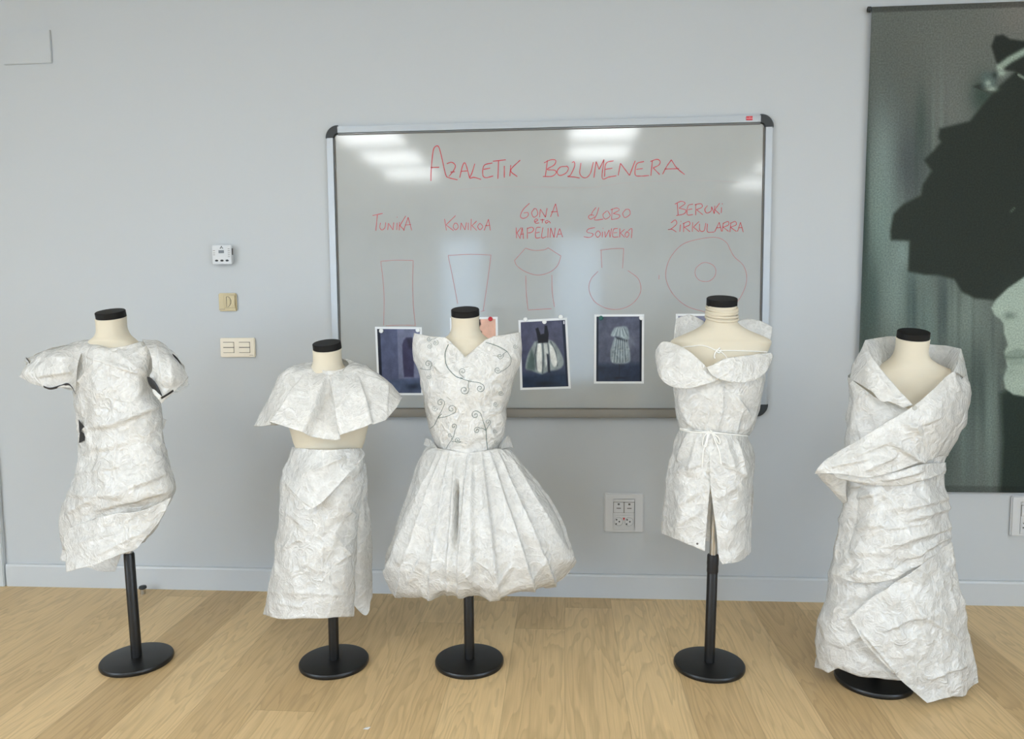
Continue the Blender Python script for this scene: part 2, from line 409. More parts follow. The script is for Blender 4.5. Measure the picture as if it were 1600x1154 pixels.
def grid_pts(c, nx, ny, y, inset=0.0):
    tl, tr, br, bl = [np.array(q) for q in c]
    u = np.linspace(inset, 1-inset, nx); v = np.linspace(inset*.7, 1-inset*.7, ny); U, Vv = np.meshgrid(u, v)
    P = ((1-U)*(1-Vv))[..., None]*tl+(U*(1-Vv))[..., None]*tr+(U*Vv)[..., None]*br+((1-U)*Vv)[..., None]*bl
    P = P.reshape(-1, 3); P[:, 1] = y
    return P, np.stack([U.ravel(), Vv.ravel()], 1)

# ================================================================== whiteboard
BX0, BX1, BZ1, BZ0, BY = -.979, .821, 1.974, .774, -.010
def whiteboard():
    t = thing('whiteboard', 'large grey-framed whiteboard with red handwriting fixed on the wall', 'whiteboard', ((BX0+BX1)/2, 0, BZ0))
    fw = .034
    pan = box('writing_surface', BX0+.02, BX1-.02, BY, -.001, BZ0+.02, BZ1-.02, M['board'], t)
    def rail(x0, x1, z0, z1, horiz):
        # rounded aluminium profile
        n = 9; V, Fc = [], []
        prof = [(i/(n-1), -.002-.018*min(1, 2.2*math.sin(math.pi*i/(n-1))**.8)) for i in range(n)]
        prof = [(0, -.001)]+prof+[(1, -.001)]; m = len(prof)
        for e in (0, 1):
            for q, y in prof:
                V.append((x0 if e == 0 else x1, y, z0+(z1-z0)*q) if horiz else (x0+(x1-x0)*q, y, z0 if e == 0 else z1))
        for k in range(m-1): Fc.append((k, k+1, m+k+1, m+k))
        Fc += [tuple(range(m)), tuple(range(m, 2*m))]
        me = mesh('frame_rail', V, Fc, True, 40); bm = bmesh.new(); bm.from_mesh(me); bmesh.ops.recalc_face_normals(bm, faces=bm.faces); bm.to_mesh(me); bm.free()
        return link('frame_rail', me, M['alu'], t)
    c = .05
    rail(BX0+c, BX1-c, BZ1-fw, BZ1, True); rail(BX0+c, BX1-c, BZ0, BZ0+fw, True)
    rail(BX0, BX0+fw, BZ0+c, BZ1-c, False); rail(BX1-fw, BX1, BZ0+c, BZ1-c, False)
    # dark shadow-gap bead inside the frame
    for q in ((BX0+c, BX1-c, BZ1-fw-.004, BZ1-fw),):
        box('inner_bead', q[0], q[1], BY-.003, BY, q[2], q[3], M['grey_line'], t)
    for x0, x1 in ((BX0+fw, BX0+fw+.0035), (BX1-fw-.0035, BX1-fw)):
        box('inner_bead', x0, x1, BY-.003, BY, BZ0+c, BZ1-c, M['grey_line'], t)
    for sx in (0, 1):
        for sz in (0, 1):
            cx = BX0+c if sx == 0 else BX1-c; cz = BZ0+c if sz == 0 else BZ1-c
            dx = -1 if sx == 0 else 1; dz = -1 if sz == 0 else 1; V, Fc = [], []; n = 12
            for y in (-.001, -.018, -.022):
                ins = .003 if y == -.022 else 0
                for k in range(n+1):
                    a = math.pi/2*k/n; V.append((cx+dx*(c+.001-ins)*math.cos(a), y, cz+dz*(c+.001-ins)*math.sin(a)))
                ri = c-fw-.001+ins
                for k in range(n, -1, -1):
                    a = math.pi/2*k/n; V.append((cx+dx*ri*math.cos(a), y, cz+dz*ri*math.sin(a)))
            m = 2*(n+1)
            for l in range(2):
                for k in range(m): Fc.append((l*m+k, l*m+(k+1) % m, (l+1)*m+(k+1) % m, (l+1)*m+k))
            for k in range(n): Fc.append((2*m+k, 2*m+k+1, 2*m+m-2-k, 2*m+m-1-k)); Fc.append((k, k+1, m-2-k, m-1-k))
            me = mesh('corner_cap', V, Fc, True, 40); bm = bmesh.new(); bm.from_mesh(me); bmesh.ops.recalc_face_normals(bm, faces=bm.faces); bm.to_mesh(me); bm.free()
            link('corner_cap', me, M['dark_plastic'], t)
    # pen tray
    V, Fc = [], []
    prof = [(-.018, BZ0+.034), (-.03, BZ0+.03), (-.036, BZ0+.014), (-.036, BZ0-.002), (-.03, BZ0-.004), (-.018, BZ0-.002)]
    for x in (BX0+.051, BX1-.051):
        for y, z in prof: V.append((x, y, z))
    n = len(prof)
    for k in range(n): Fc.append((k, (k+1) % n, n+(k+1) % n, n+k))
    Fc += [tuple(range(n)), tuple(range(n, 2*n))[::-1]]
    link('pen_tray', mesh('pen_tray', V, Fc, True, 30), M['alu_dark'], t)
    lp0 = at(1166, 181.5, -.022); lp1 = at(1176, 187.5, -.022)
    lg = box('logo_plate', lp0[0], lp1[0], -.0225, -.018, lp1[2], lp0[2], M['red'], t, .0008)
    fc = bpy.data.curves.new('txt', 'FONT'); fc.body = 'nobo'; fc.size = .0125; fc.align_x = 'CENTER'; fc.align_y = 'CENTER'
    fo = bpy.data.objects.new('txt', fc); COL.objects.link(fo); bpy.context.view_layer.update()
    me = bpy.data.meshes.new_from_object(fo.evaluated_get(bpy.context.evaluated_depsgraph_get())); bpy.data.objects.remove(fo)
    me.transform(Matrix.Translation(((lp0[0]+lp1[0])/2, -.0228, (lp0[2]+lp1[2])/2)) @ Matrix.Rotation(math.pi/2, 4, 'X'))
    link('logo_lettering', me, M['pink'], lg)
    # ---- handwriting
    YI = BY-.0006
    def strokes(name, L, w, m, tf):
        V, Fc = [], []
        for s in L:
            P = np.array([tf(*q) for q in s])
            S = spline(P, max(2, 7*(len(P)-1)+1)); W3 = at_arr(S, np.full(len(S), YI))
            T = np.gradient(W3, axis=0); T /= np.linalg.norm(T, axis=1)[:, None]+1e-9
            Nn = np.stack([-T[:, 2], np.zeros(len(T)), T[:, 0]], 1)
            b0 = len(V)
            for i in range(len(S)):
                ww = w*(.85+.3*noise.noise(Vector((S[i][0]*.2, S[i][1]*.2, 3))))
                V.append(W3[i]-Nn[i]*ww/2); V.append(W3[i]+Nn[i]*ww/2)
            for i in range(len(S)-1): Fc.append((b0+2*i, b0+2*i+1, b0+2*i+3, b0+2*i+2))
        return link(name, mesh(name, V, Fc, False), m, pan)
    A = lambda x, y: (500+x/4.4444, 160+y/4.4444)
    B = lambda x, y: (840+x/4.2105, 160+y/4.2105)
    Cc = lambda x, y: (500+x/3.847, 360+y/3.847)
    D = lambda x, y: (800+x/3.81, 360+y/3.81)
    I, IT, IG = M['ink'], M['ink_thin'], M['ink_grey']
    strokes('marker_heading', [
        [(770,545),(772,470),(785,340),(803,305),(825,310),(845,380),(870,490),(882,520)], [(882,518),(915,528),(955,537)], [(768,452),(828,450)],
        [(880,425),(915,415),(940,438),(928,472),(895,514)], [(905,483),(936,481)],
        [(970,522),(990,440),(1007,420),(1025,470),(1038,522)], [(978,478),(1025,475)],
        [(1075,425),(1055,490),(1040,525),(1070,520),(1118,534)],
        [(1197,420),(1140,437),(1130,500),(1150,522),(1203,510)], [(1135,465),(1182,455)],
        [(1200,408),(1290,398)], [(1240,402),(1235,530)], [(1280,440),(1280,522)], [(1325,435),(1318,512)], [(1390,400),(1325,470),(1370,515)]], .0042, I, A)
    strokes('marker_heading', [
        [(65,380),(57,440),(50,490)], [(42,397),(85,378),(118,380),(110,410),(62,440),(110,445),(122,462),(95,485),(35,487)],
        [(190,420),(150,425),(128,455),(145,480),(185,465),(203,435),(190,416)], [(226,396),(240,390),(243,420),(217,476),(198,487),(240,490),(277,497)],
        [(285,398),(278,468),(310,496),(345,470),(367,393)], [(370,495),(385,388)], [(385,388),(405,440)], [(405,440),(437,375)], [(437,375),(425,497),(470,490),(518,482)],
        [(500,383),(450,402),(440,488)], [(445,440),(492,432)], [(530,480),(545,400)], [(545,400),(605,480)], [(605,480),(642,383)],
        [(700,388),(652,405),(642,475),(680,484),(733,480)], [(650,440),(692,434)],
        [(745,482),(755,382)], [(742,388),(785,374),(806,388),(797,412),(760,430)], [(760,430),(803,474)],
        [(822,472),(850,420),(880,377)], [(880,377),(915,430),(967,474)], [(835,438),(930,435)]], .0038, I, B)
    strokes('marker_caption', [
        [(365,785),(435,770)], [(398,780),(388,890)], [(420,835),(416,868),(430,885),(450,870),(456,833)], [(470,885),(475,838)], [(475,838),(507,885)], [(507,885),(512,833)],
        [(535,835),(533,885)], [(535,793),(537,799)], [(552,830),(550,887)], [(595,788),(555,855)], [(555,855),(587,888)], [(580,890),(612,797)], [(612,797),(637,888)], [(590,850),(632,848)]], .0030, I, A)
    strokes('marker_caption', [
        [(865,808),(878,888)], [(942,785),(875,850)], [(875,850),(928,890)], [(935,838),(925,862),(940,884),(960,865),(950,840),(933,838)], [(975,885),(980,835)], [(980,835),(1007,885)], [(1007,885),(1017,833)],
        [(1030,835),(1030,885)], [(1050,808),(1048,888)], [(1088,823),(1055,855)], [(1055,855),(1088,888)], [(1110,838),(1095,860),(1110,884),(1130,862),(1112,838)], [(1140,888),(1170,810)], [(1170,810),(1183,888)], [(1148,855),(1181,853)]], .0028, I, A)
    g = [[(1455,700),(1410,745),(1392,790),(1412,805),(1442,790),(1444,765),(1415,767)], [(1490,735),(1470,765),(1485,797),(1512,775),(1502,740),(1485,737)], [(1525,797),(1530,740)], [(1530,740),(1566,797)], [(1566,797),(1577,733)],
         [(1600,795),(1636,703)], [(1636,703),(1655,792)], [(1605,760),(1648,757)],
         ]
    strokes('marker_caption', g, .0030, I, A)
    g = [[(1492,828),(1512,818),(1500,808),(1489,822),(1500,838),(1522,835)], [(1530,815),(1560,814)], [(1545,808),(1543,838)], [(1585,818),(1565,825),(1572,838),(1590,825),(1600,838)],
         ]
    strokes('marker_caption', g, .0030, I, A)
    g = [[(1362,868),(1365,942)], [(1397,868),(1368,905)], [(1368,905),(1387,940)], [(1388,947),(1405,868)], [(1405,868),(1413,947)], [(1392,915),(1416,913)],
         [(1440,868),(1440,947)], [(1438,875),(1470,866),(1484,880),(1470,900),(1444,906)], [(1532,866),(1502,873),(1498,937),(1532,937)], [(1500,905),(1525,900)], [(1548,868),(1540,937),(1572,932)],
         [(1584,872),(1582,938)], [(1597,938),(1602,870)], [(1602,870),(1625,938)], [(1625,938),(1634,870)], [(1643,938),(1664,875)], [(1664,875),(1685,935)], [(1650,915),(1676,912)]]
    strokes('marker_caption', g, .0030, I, A)
    strokes('marker_caption', [
        [(385,690),(362,718),(352,745)], [(372,742),(345,740),(335,755),(350,767),(377,752)], [(403,690),(390,735),(375,772),(432,767)], [(455,713),(430,738),(445,767),(477,745),(460,711)],
        [(490,698),(487,768)], [(480,707),(520,694),(537,708),(497,730)], [(497,730),(540,742),(528,762),(485,770)], [(580,703),(560,730),(575,757),(608,735),(602,705),(578,703)],
        ], .0028, I, B)
    strokes('marker_caption', [
        [(377,823),(335,832),(325,852),(365,865),(345,887),(303,883)], [(397,843),(380,865),(395,887),(414,865),(400,843)], [(427,850),(425,887)], [(430,826),(431,830)],
        [(442,848),(446,887)], [(446,887),(470,838)], [(470,838),(476,887)], [(476,887),(487,828)], [(527,828),(500,835),(495,882),(532,884)], [(500,858),(523,855)], [(541,828),(540,887)], [(573,833),(545,858)], [(545,858),(572,887)],
        [(588,848),(575,870),(588,887),(602,865),(588,848)], [(595,845),(620,830),(617,892)]], .0028, I, B)
    strokes('marker_caption', [
        [(918,658),(925,742)], [(903,668),(945,650),(970,665),(930,695)], [(930,695),(975,708),(962,733),(912,744)], [(1022,668),(990,680),(985,737),(1022,737)], [(990,705),(1017,700)],
        [(1040,742),(1040,670)], [(1035,672),(1075,666),(1082,688),(1045,705)], [(1045,705),(1087,738)], [(1118,678),(1100,703),(1112,727),(1140,715),(1145,685)], [(1145,685),(1162,732)], [(1162,732),(1166,680)], [(1197,663),(1166,705)], [(1166,705),(1198,735)], [(1210,690),(1208,727)], [(1214,664),(1216,670)],
        ], .0030, I, B)
    strokes('marker_caption', [
        [(878,792),(905,773),(915,798),(880,830),(858,836)], [(858,836),(885,835),(913,852)], [(940,803),(935,850)], [(943,780),(944,785)], [(960,852),(962,795)], [(955,798),(995,783),(1000,805),(965,820)], [(965,820),(1003,850)],
        [(1020,788),(1018,850)], [(1062,783),(1025,820)], [(1025,820),(1062,850)], [(1065,798),(1068,842),(1095,843),(1107,793)], [(1117,798),(1118,850),(1162,852)], [(1165,850),(1195,788)], [(1195,788),(1210,848)], [(1175,825),(1206,822)],
        [(1215,848),(1222,793)], [(1217,797),(1252,783),(1256,805),(1220,820)], [(1220,820),(1257,848)], [(1265,852),(1272,790)], [(1267,795),(1300,783),(1306,805),(1268,820)], [(1268,820),(1308,848)], [(1315,848),(1335,788)], [(1335,788),(1353,853)], [(1320,825),(1347,822)]], .0030, I, B)
    strokes('marker_underline', [[(600+960-1560+960,605),(1150,590),(1400,585),(1600,592)]], .003, IG, A)
    strokes('marker_underline', [[(20,553),(180,560),(370,558),(560,530),(800,518),(1000,512),(1200,517),(1330,525)]], .003, IG, B)
    strokes('marker_drawing', [[(365,185),(460,178),(560,180)], [(560,180),(557,300),(560,430),(573,575)], [(365,185),(378,290),(385,400),(383,570)], [(395,572),(480,569),(573,570)]], .0022, IT, Cc)
    strokes('marker_drawing', [[(770,150),(900,143),(1028,147)], [(1028,147),(1005,320),(980,487)], [(770,150),(795,270),(828,440)], [(966,486),(992,480)]], .0022, IT, Cc)
    strokes('marker_drawing', [[(15,178),(40,150),(80,105)], [(80,105),(130,118),(190,115),(215,103)], [(215,103),(292,152)], [(292,152),(270,210),(220,250),(150,265),(80,245),(30,210),(15,178)], [(82,268),(85,370),(95,468)], [(237,265),(240,370),(253,455)], [(95,473),(235,465)]], .0023, IT, D)
    strokes('marker_drawing', [[(535,222),(530,115)], [(525,118),(600,108),(665,107)], [(665,107),(658,225)], [(512,243),(470,290),(458,350),(490,420),(560,462),(640,468),(710,440),(755,390),(767,340),(750,285),(690,238)]], .0022, IT, D)
    strokes('marker_drawing', [[(1150,485),(1040,450),(960,380),(920,300),(918,230),(950,150),(1020,80),(1130,48),(1220,42),(1275,70),(1300,115),(1325,158),(1375,205),(1397,270),(1385,345),(1335,430),(1250,480)], [(1130,193),(1095,225),(1092,265),(1120,298),(1170,302),(1205,275),(1213,235),(1195,205),(1155,190),(1128,195)], [(876,265),(875,290)]], .0022, IT, D)
    return t
whiteboard()

# ---- photographs held by magnets
def photo(name, corners, label, paint):
    y = BY-.0012; c = [at(*q, y) for q in corners]
    t = thing(name, label, 'photo', tuple(np.mean(c, 0)), 'printed photos on the whiteboard')
    V = [np.array(q) for q in c]; V2 = [v+np.array([0, .0006, 0]) for v in V]
    link('sheet', mesh('sheet', V+V2, [(0, 1, 2, 3), (7, 6, 5, 4), (0, 4, 5, 1), (1, 5, 6, 2), (2, 6, 7, 3), (3, 7, 4, 0)], False), M['photo_paper'], t)
    nx, ny = 150, 210
    P, UV = grid_pts(c, nx, ny, y-.0004, .045)
    UV = (UV-np.array([.045, .0315]))/np.array([.91, .937])
    p = Paint(UV, (60, 66, 90)); paint(p); g_ = p.C.mean(1, keepdims=True); p.C = g_+(p.C-g_)*np.array([.9, .9, .8])
    link('picture', grid_mesh('picture', P, nx, ny, p.C), M['photo_print'], t)
    return t
def p_tunic(p):
    p.C[:] = (86, 94, 128); p.poly([(0, 0), (.47, 0), (.47, .78), (.3, .8), (0, 1)], (78, 86, 120), .02)
    p.poly([(.47, 0), (1, 0), (1, .76), (.47, .78)], (106, 112, 142), .02)
    p.poly([(-.1, .85), (.3, .79), (1.1, .78), (1.1, 1.1), (-.1, 1.1)], (70, 84, 116), .05)
    p.poly([(-.1, -.1), (.07, -.1), (.07, 1.1), (-.1, 1.1)], (22, 28, 48), .02)
    p.poly([(.62, .17), (.68, .13), (.8, .13), (.9, .18), (.92, .45), (.85, .45), (.83, .75), (.6, .75), (.58, .5), (.58, .25)], (56, 54, 86), .03)
    p.poly([(.7, .16), (.8, .14), (.82, .3), (.72, .3)], (38, 38, 62), .06); p.blob(.8, .9, .16, .05, (34, 44, 66), .9)
    p.noise((6, 6), .12)
def p_peach(p):
    p.C[:] = (226, 178, 152)
    p.poly([(.35, -.1), (.62, -.1), (.66, .08), (.6, .15), (.68, .2), (.62, .3), (.7, .42), (.55, .6), (.3, .6), (.2, .2)], (24, 22, 26), .03)
    p.poly([(.35, .5), (.72, .55), (.85, 1.1), (.2, 1.1)], (212, 200, 188), .05); p.noise((5, 5), .06)
def p_globe(p):
    p.C[:] = (66, 70, 98); p.blob(.5, .25, .5, .25, (88, 88, 112), .6); p.blob(.5, .62, .6, .2, (60, 68, 98), .6)
    p.poly([(-.1, .8), (1.1, .76), (1.1, 1.1), (-.1, 1.1)], (24, 42, 72), .12)
    p.poly([(.93, -.1), (1.1, -.1), (1.1, 1.1), (.96, 1.1)], (20, 28, 52), .02)
    p.poly([(.3, .3), (.68, .3), (.88, .5), (.92, .66), (.8, .74), (.6, .76), (.42, .8), (.2, .74), (.08, .7), (.14, .5)], (136, 148, 150), .03, 1, 80)
    p.poly([(.12, .62), (.22, .42), (.3, .55), (.28, .75), (.1, .72)], (62, 86, 84), .06, .8)
    for a in ([(.36, .32), (.3, .5), (.33, .72)], [(.48, .32), (.48, .55), (.45, .78)], [(.58, .32), (.62, .52), (.6, .72)], [(.66, .32), (.76, .48), (.78, .68)]): p.line(a, .014, (70, 80, 88), .8)
    p.poly([(.36, .34), (.44, .34), (.44, .7), (.4, .77), (.33, .7)], (226, 230, 226), .03, 1, 40); p.poly([(.62, .34), (.72, .42), (.78, .62), (.72, .7), (.64, .6)], (222, 226, 222), .03, .95, 40)
    p.poly([(.5, .34), (.58, .34), (.6, .6), (.52, .7)], (204, 210, 208), .03, .9)
    p.poly([(.56, .5), (.6, .5), (.62, .78), (.57, .78)], (22, 28, 46), .03)
    p.poly([(.33, .11), (.39, .09), (.44, .2), (.52, .19), (.54, .07), (.59, .07), (.62, .2), (.6, .32), (.38, .33), (.36, .22)], (16, 16, 26), .02)
    p.blob(.5, .95, .2, .04, (10, 18, 34), .9); p.poly([(.96, .01), (.985, .01), (.985, .06), (.96, .06)], (220, 220, 225), .01); p.noise((7, 7), .14)
def p_cape(p):
    p.C[:] = (74, 80, 102); p.blob(.55, .3, .55, .3, (92, 96, 118), .7); p.blob(.75, .38, .12, .1, (122, 128, 146), .6)
    p.poly([(-.1, .74), (1.1, .72), (1.1, 1.1), (-.1, 1.1)], (34, 46, 72), .1); p.poly([(-.1, -.1), (.045, -.1), (.045, 1.1), (-.1, 1.1)], (20, 28, 46), .02); p.poly([(.95, -.1), (1.1, -.1), (1.1, 1.1), (.96, 1.1)], (14, 20, 38), .02)
    p.line([(.505, .7), (.51, .92)], .008, (30, 34, 50)); p.blob(.51, .945, .14, .016, (18, 22, 38), .9)
    sk = [(.4, .32), (.66, .32), (.72, .45), (.75, .62), (.73, .7), (.55, .73), (.34, .7), (.31, .55), (.35, .42)]
    p.poly(sk, (134, 148, 156), .03, 1, 60)
    p.poly([(.4, .17), (.58, .15), (.68, .17), (.72, .28), (.7, .36), (.5, .31), (.33, .3), (.34, .24)], (146, 162, 170), .03, 1, 60)
    p.poly([(.42, .31), (.52, .325), (.68, .365), (.66, .39), (.45, .345)], (28, 36, 50), .03, .8)
    for i in range(11):
        x = .36+.032*i; p.line([(.42+.022*i, .36), (x, .7)], .008, (66, 80, 92) if i % 2 else (178, 190, 194), .6)
    for i in range(8): p.line([(.46+.02*i, .17), (.38+.045*i, .3)], .008, (86, 100, 112) if i % 2 else (192, 204, 208), .6)
    for i in range(40): p.blob(.34+.38*random.random(), .45+.25*random.random(), .015, .012, (176, 186, 182) if i % 2 else (88, 100, 108), .5)
    p.noise((8, 8), .14)
def p_coat(p):
    p.C[:] = (120, 124, 150); p.poly([(.3, .2), (.7, .2), (.8, .8), (.2, .8)], (40, 42, 56), .05); p.noise((6, 6), .1)
photo('printed_photo', [(585.8, 510.2), (659, 510.8), (661.5, 617), (590.5, 617)], 'printed photo of a dark tunic in a blue room, behind white paper capelet', p_tunic)
photo('printed_photo', [(703, 496), (777.6, 494.6), (779, 600), (705, 600)], 'peach printed photo half hidden behind the neck of the balloon dress mannequin', p_peach)
photo('printed_photo', [(810, 500), (886, 496), (892, 606.7), (813, 609)], 'printed photo of a pale balloon skirt with black bodice, hung slightly tilted', p_globe)
photo('printed_photo', [(928.6, 491), (1006.6, 490.7), (1006, 599), (928, 599)], 'printed photo of a grey patterned dress with cape on dark blue background', p_cape)
photo('printed_photo', [(1056, 490), (1134, 490), (1134, 598), (1056, 598)], 'printed photo almost fully hidden behind the petal-collar dress mannequin', p_coat)
def magnet(px, py, m, label, first=[]):
    p = at(px, py, BY-.0015)
    o = lathe('magnet', [(.0085, 0), (.0092, .001), (.0092, .005), (.0084, .0066), (.006, .007), (.0055, .0062), (.0004, .006)], p, m, None, 24, 50, 'y')
    o.data.transform(Matrix.Translation(-Vector(p))); o.location = p
    return tag(o, label, 'magnet', 'round magnets on the whiteboard')
W_ = mat('white_magnet', (232, 235, 235), .35)
magnet(596, 516.7, W_, 'white magnet at top left of the photo of the dark tunic')
magnet(653, 515.4, W_, 'white magnet at top right of the photo of the dark tunic')
magnet(766.3, 498, M['red'], 'red magnet on the peach photo')
magnet(821, 498.8, W_, 'white magnet at top left corner of the tilted balloon skirt photo')
magnet(850.7, 502.5, W_, 'white magnet at top middle of the tilted balloon skirt photo')
magnet(876, 495, W_, 'white magnet at top right corner of the tilted balloon skirt photo')
magnet(939, 496.5, M['green'], 'dark green magnet on the photo of the grey patterned dress')
magnet(1002, 496.3, W_, 'white magnet at top right of the photo of the grey patterned dress')

# ================================================================== banner
def banner():
    y = -.02; x0 = 1.19; x1 = 2.45; z1 = at(1450, 8, y)[2]; z0 = at(1540, 769, y)[2]
    tl = at(1363, 8, y); x0t = at(1362, 12, y)[0]; x0b = at(1334, 768, y)[0]
    t = thing('banner', 'tall canvas banner printed with a grey portrait of a woman in profile', 'banner', ((x0t+x1)/2, y, z0))
    nx, ny = 240, 330
    c = [(x0t, y, z1), (x1, y, z1), (x1, y, z0), (x0b, y, z0)]
    P, UV = grid_pts(c, nx, ny, y)
    Q = seen(P); Q = Q.copy()
    p = Paint(Q, (84, 90, 87))
    p.blob(1450, 60, 160, 130, (96, 98, 94), .8); p.blob(1600, 20, 60, 50, (112, 108, 104), .7)
    p.blob(1390, 150, 60, 120, (72, 76, 74), .5)
    p.blob(1480, 170, 40, 70, (98, 100, 97), .6); p.blob(1385, 255, 28, 90, (112, 122, 120), .9)
    p.blob(1420, 260, 28, 70, (66, 72, 74), .8); p.blob(1376, 350, 22, 90, (104, 120, 116), .8)
    p.blob(1350, 330, 8, 300, (44, 56, 52), .8); p.blob(1440, 195, 10, 60, (56, 68, 64), .6)
    p.blob(1400, 460, 30, 90, (108, 122, 118), .75); p.blob(1425, 480, 9, 70, (50, 64, 64), .7)
    p.blob(1362, 470, 14, 90, (56, 70, 66), .7); p.blob(1448, 520, 16, 90, (96, 112, 108), .7)
    p.blob(1505, 500, 36, 60, (110, 120, 114), .75); p.blob(1475, 480, 9, 60, (52, 64, 64), .6)
    p.blob(1500, 610, 60, 70, (70, 82, 80), .6); p.blob(1545, 650, 16, 100, (104, 116, 112), .8); p.blob(1510, 700, 14, 70, (86, 98, 96), .6)
    p.blob(1530, 600, 12, 60, (56, 66, 64), .6); p.blob(1480, 680, 12, 90, (54, 66, 64), .5)
    p.blob(1440, 400, 14, 34, (106, 122, 118), .8); p.blob(1410, 395, 12, 25, (112, 126, 124), .8)
    for i in range(60):
        x = 1350+5*i+random.random()*4; yy = 200+random.random()*560; p.blob(x, yy, 3, 50+50*random.random(), (108, 120, 116) if random.random() < .5 else (54, 64, 62), .3)
    dk = (38, 45, 40)
    p.blob(1536, 150, 20, 30, (48, 62, 56), .8)
    p.poly([(1556, 139), (1515, 189), (1468, 201), (1466, 215), (1470, 222), (1458, 236), (1444, 250), (1456, 267), (1442, 288), (1439, 305), (1411, 319), (1396, 334), (1391, 361), (1392, 375), (1421, 376), (1419, 424), (1445, 429), (1467, 430), (1491, 436), (1503, 456), (1523, 466), (1555, 469), (1700, 600), (1760, 500), (1800, 200), (1700, 60), (1600, 100)], dk, 5)
    p.poly([(1549, 72), (1555, 56), (1567, 54), (1578, 61), (1600, 64), (1660, 60), (1660, 120), (1572, 110), (1557, 98)], (36, 42, 38), 4)
    p.poly([(1519, 135), (1537, 129), (1556, 142), (1545, 146)], (44, 50, 46), 3); p.line([(1562, 105), (1578, 93), (1602, 80)], 5, (140, 152, 142), .9)
    p.blob(1545, 125, 12, 13, (78, 90, 88), 1, 4); p.blob(1544, 130, 5, 5, (150, 160, 152), .8); p.blob(1549, 139, 9, 4, (150, 160, 152), .9); p.blob(1565, 114, 7, 5, (146, 158, 148), .9); p.blob(1554, 117, 4, 5, (44, 52, 50), .9)
    p.line([(1592, 117), (1602, 123)], 2, (130, 140, 132), .8); p.line([(1579, 331), (1585, 325)], 1.2, (90, 100, 92), .8)
    # neck, coat in the dark
    p.poly([(1563, 615), (1566, 690), (1560, 800), (1800, 800), (1800, 560), (1600, 590)], (34, 46, 41), 10)
    face = [(1640, 418), (1600, 433), (1575, 450), (1556, 468), (1549, 481), (1554, 492), (1563, 498), (1568, 506), (1569, 520), (1575, 538), (1569, 550), (1572, 562), (1574, 573), (1568, 590), (1571, 607), (1583, 616), (1600, 619), (1640, 620), (1720, 560), (1740, 470), (1700, 420)]
    p.poly(face, (138, 149, 141), 3)
    p.blob(1578, 493, 10, 6, (78, 90, 84), .8); p.blob(1563, 484, 8, 8, (148, 160, 151), .6); p.blob(1600, 500, 30, 40, (146, 157, 148), .4)
    p.line([(1571, 558), (1585, 559), (1602, 557)], 2.2, (84, 96, 90), .9); p.poly([(1571, 551), (1590, 544), (1602, 547), (1602, 557), (1572, 558)], (112, 124, 116), 3, .8)
    p.poly([(1573, 560), (1602, 558), (1600, 570), (1577, 572)], (120, 132, 124), 4, .8); p.blob(1578, 580, 10, 5, (120, 132, 124), .5); p.blob(1590, 600, 14, 9, (148, 160, 151), .5)
    p.blob(1635, 455, 16, 6, (60, 66, 62), .9)
    p.C[:] *= np.where(UV[:, 1] > .987, .82, 1)[:, None]; p.C[:] *= np.where(UV[:, 1] < .012, .75, 1)[:, None]
    p.C += np.clip(p.C-45, 0, None)*np.array([.17, .20, .18])
    link('canvas', grid_mesh('canvas', P, nx, ny, p.C), M['banner_print'], t)
    me = mesh('backing', [(x0t, y+.0015, z1), (x1, y+.0015, z1), (x1, y+.0015, z0), (x0b, y+.0015, z0)], [(3, 2, 1, 0)], False); link('backing', me, M['trim'], t)
    rod = [(x0t-.008, -.012, z1-.004), (x1+.008, -.012, z1-.004)]
    tube('hanging_rod', rod, .008, M['alu_dark'], t, 16)
    tube('end_cap', [(x0t-.012, -.014, z1-.006), (x0t-.002, -.014, z1-.006)], .0105, M['dark_plastic'], t, 16)
    tube('weight_bar', [(x0b, -.011, z0+.006), (x1, -.011, z0+.006)], .008, M['dark_plastic'], t, 16)
banner()

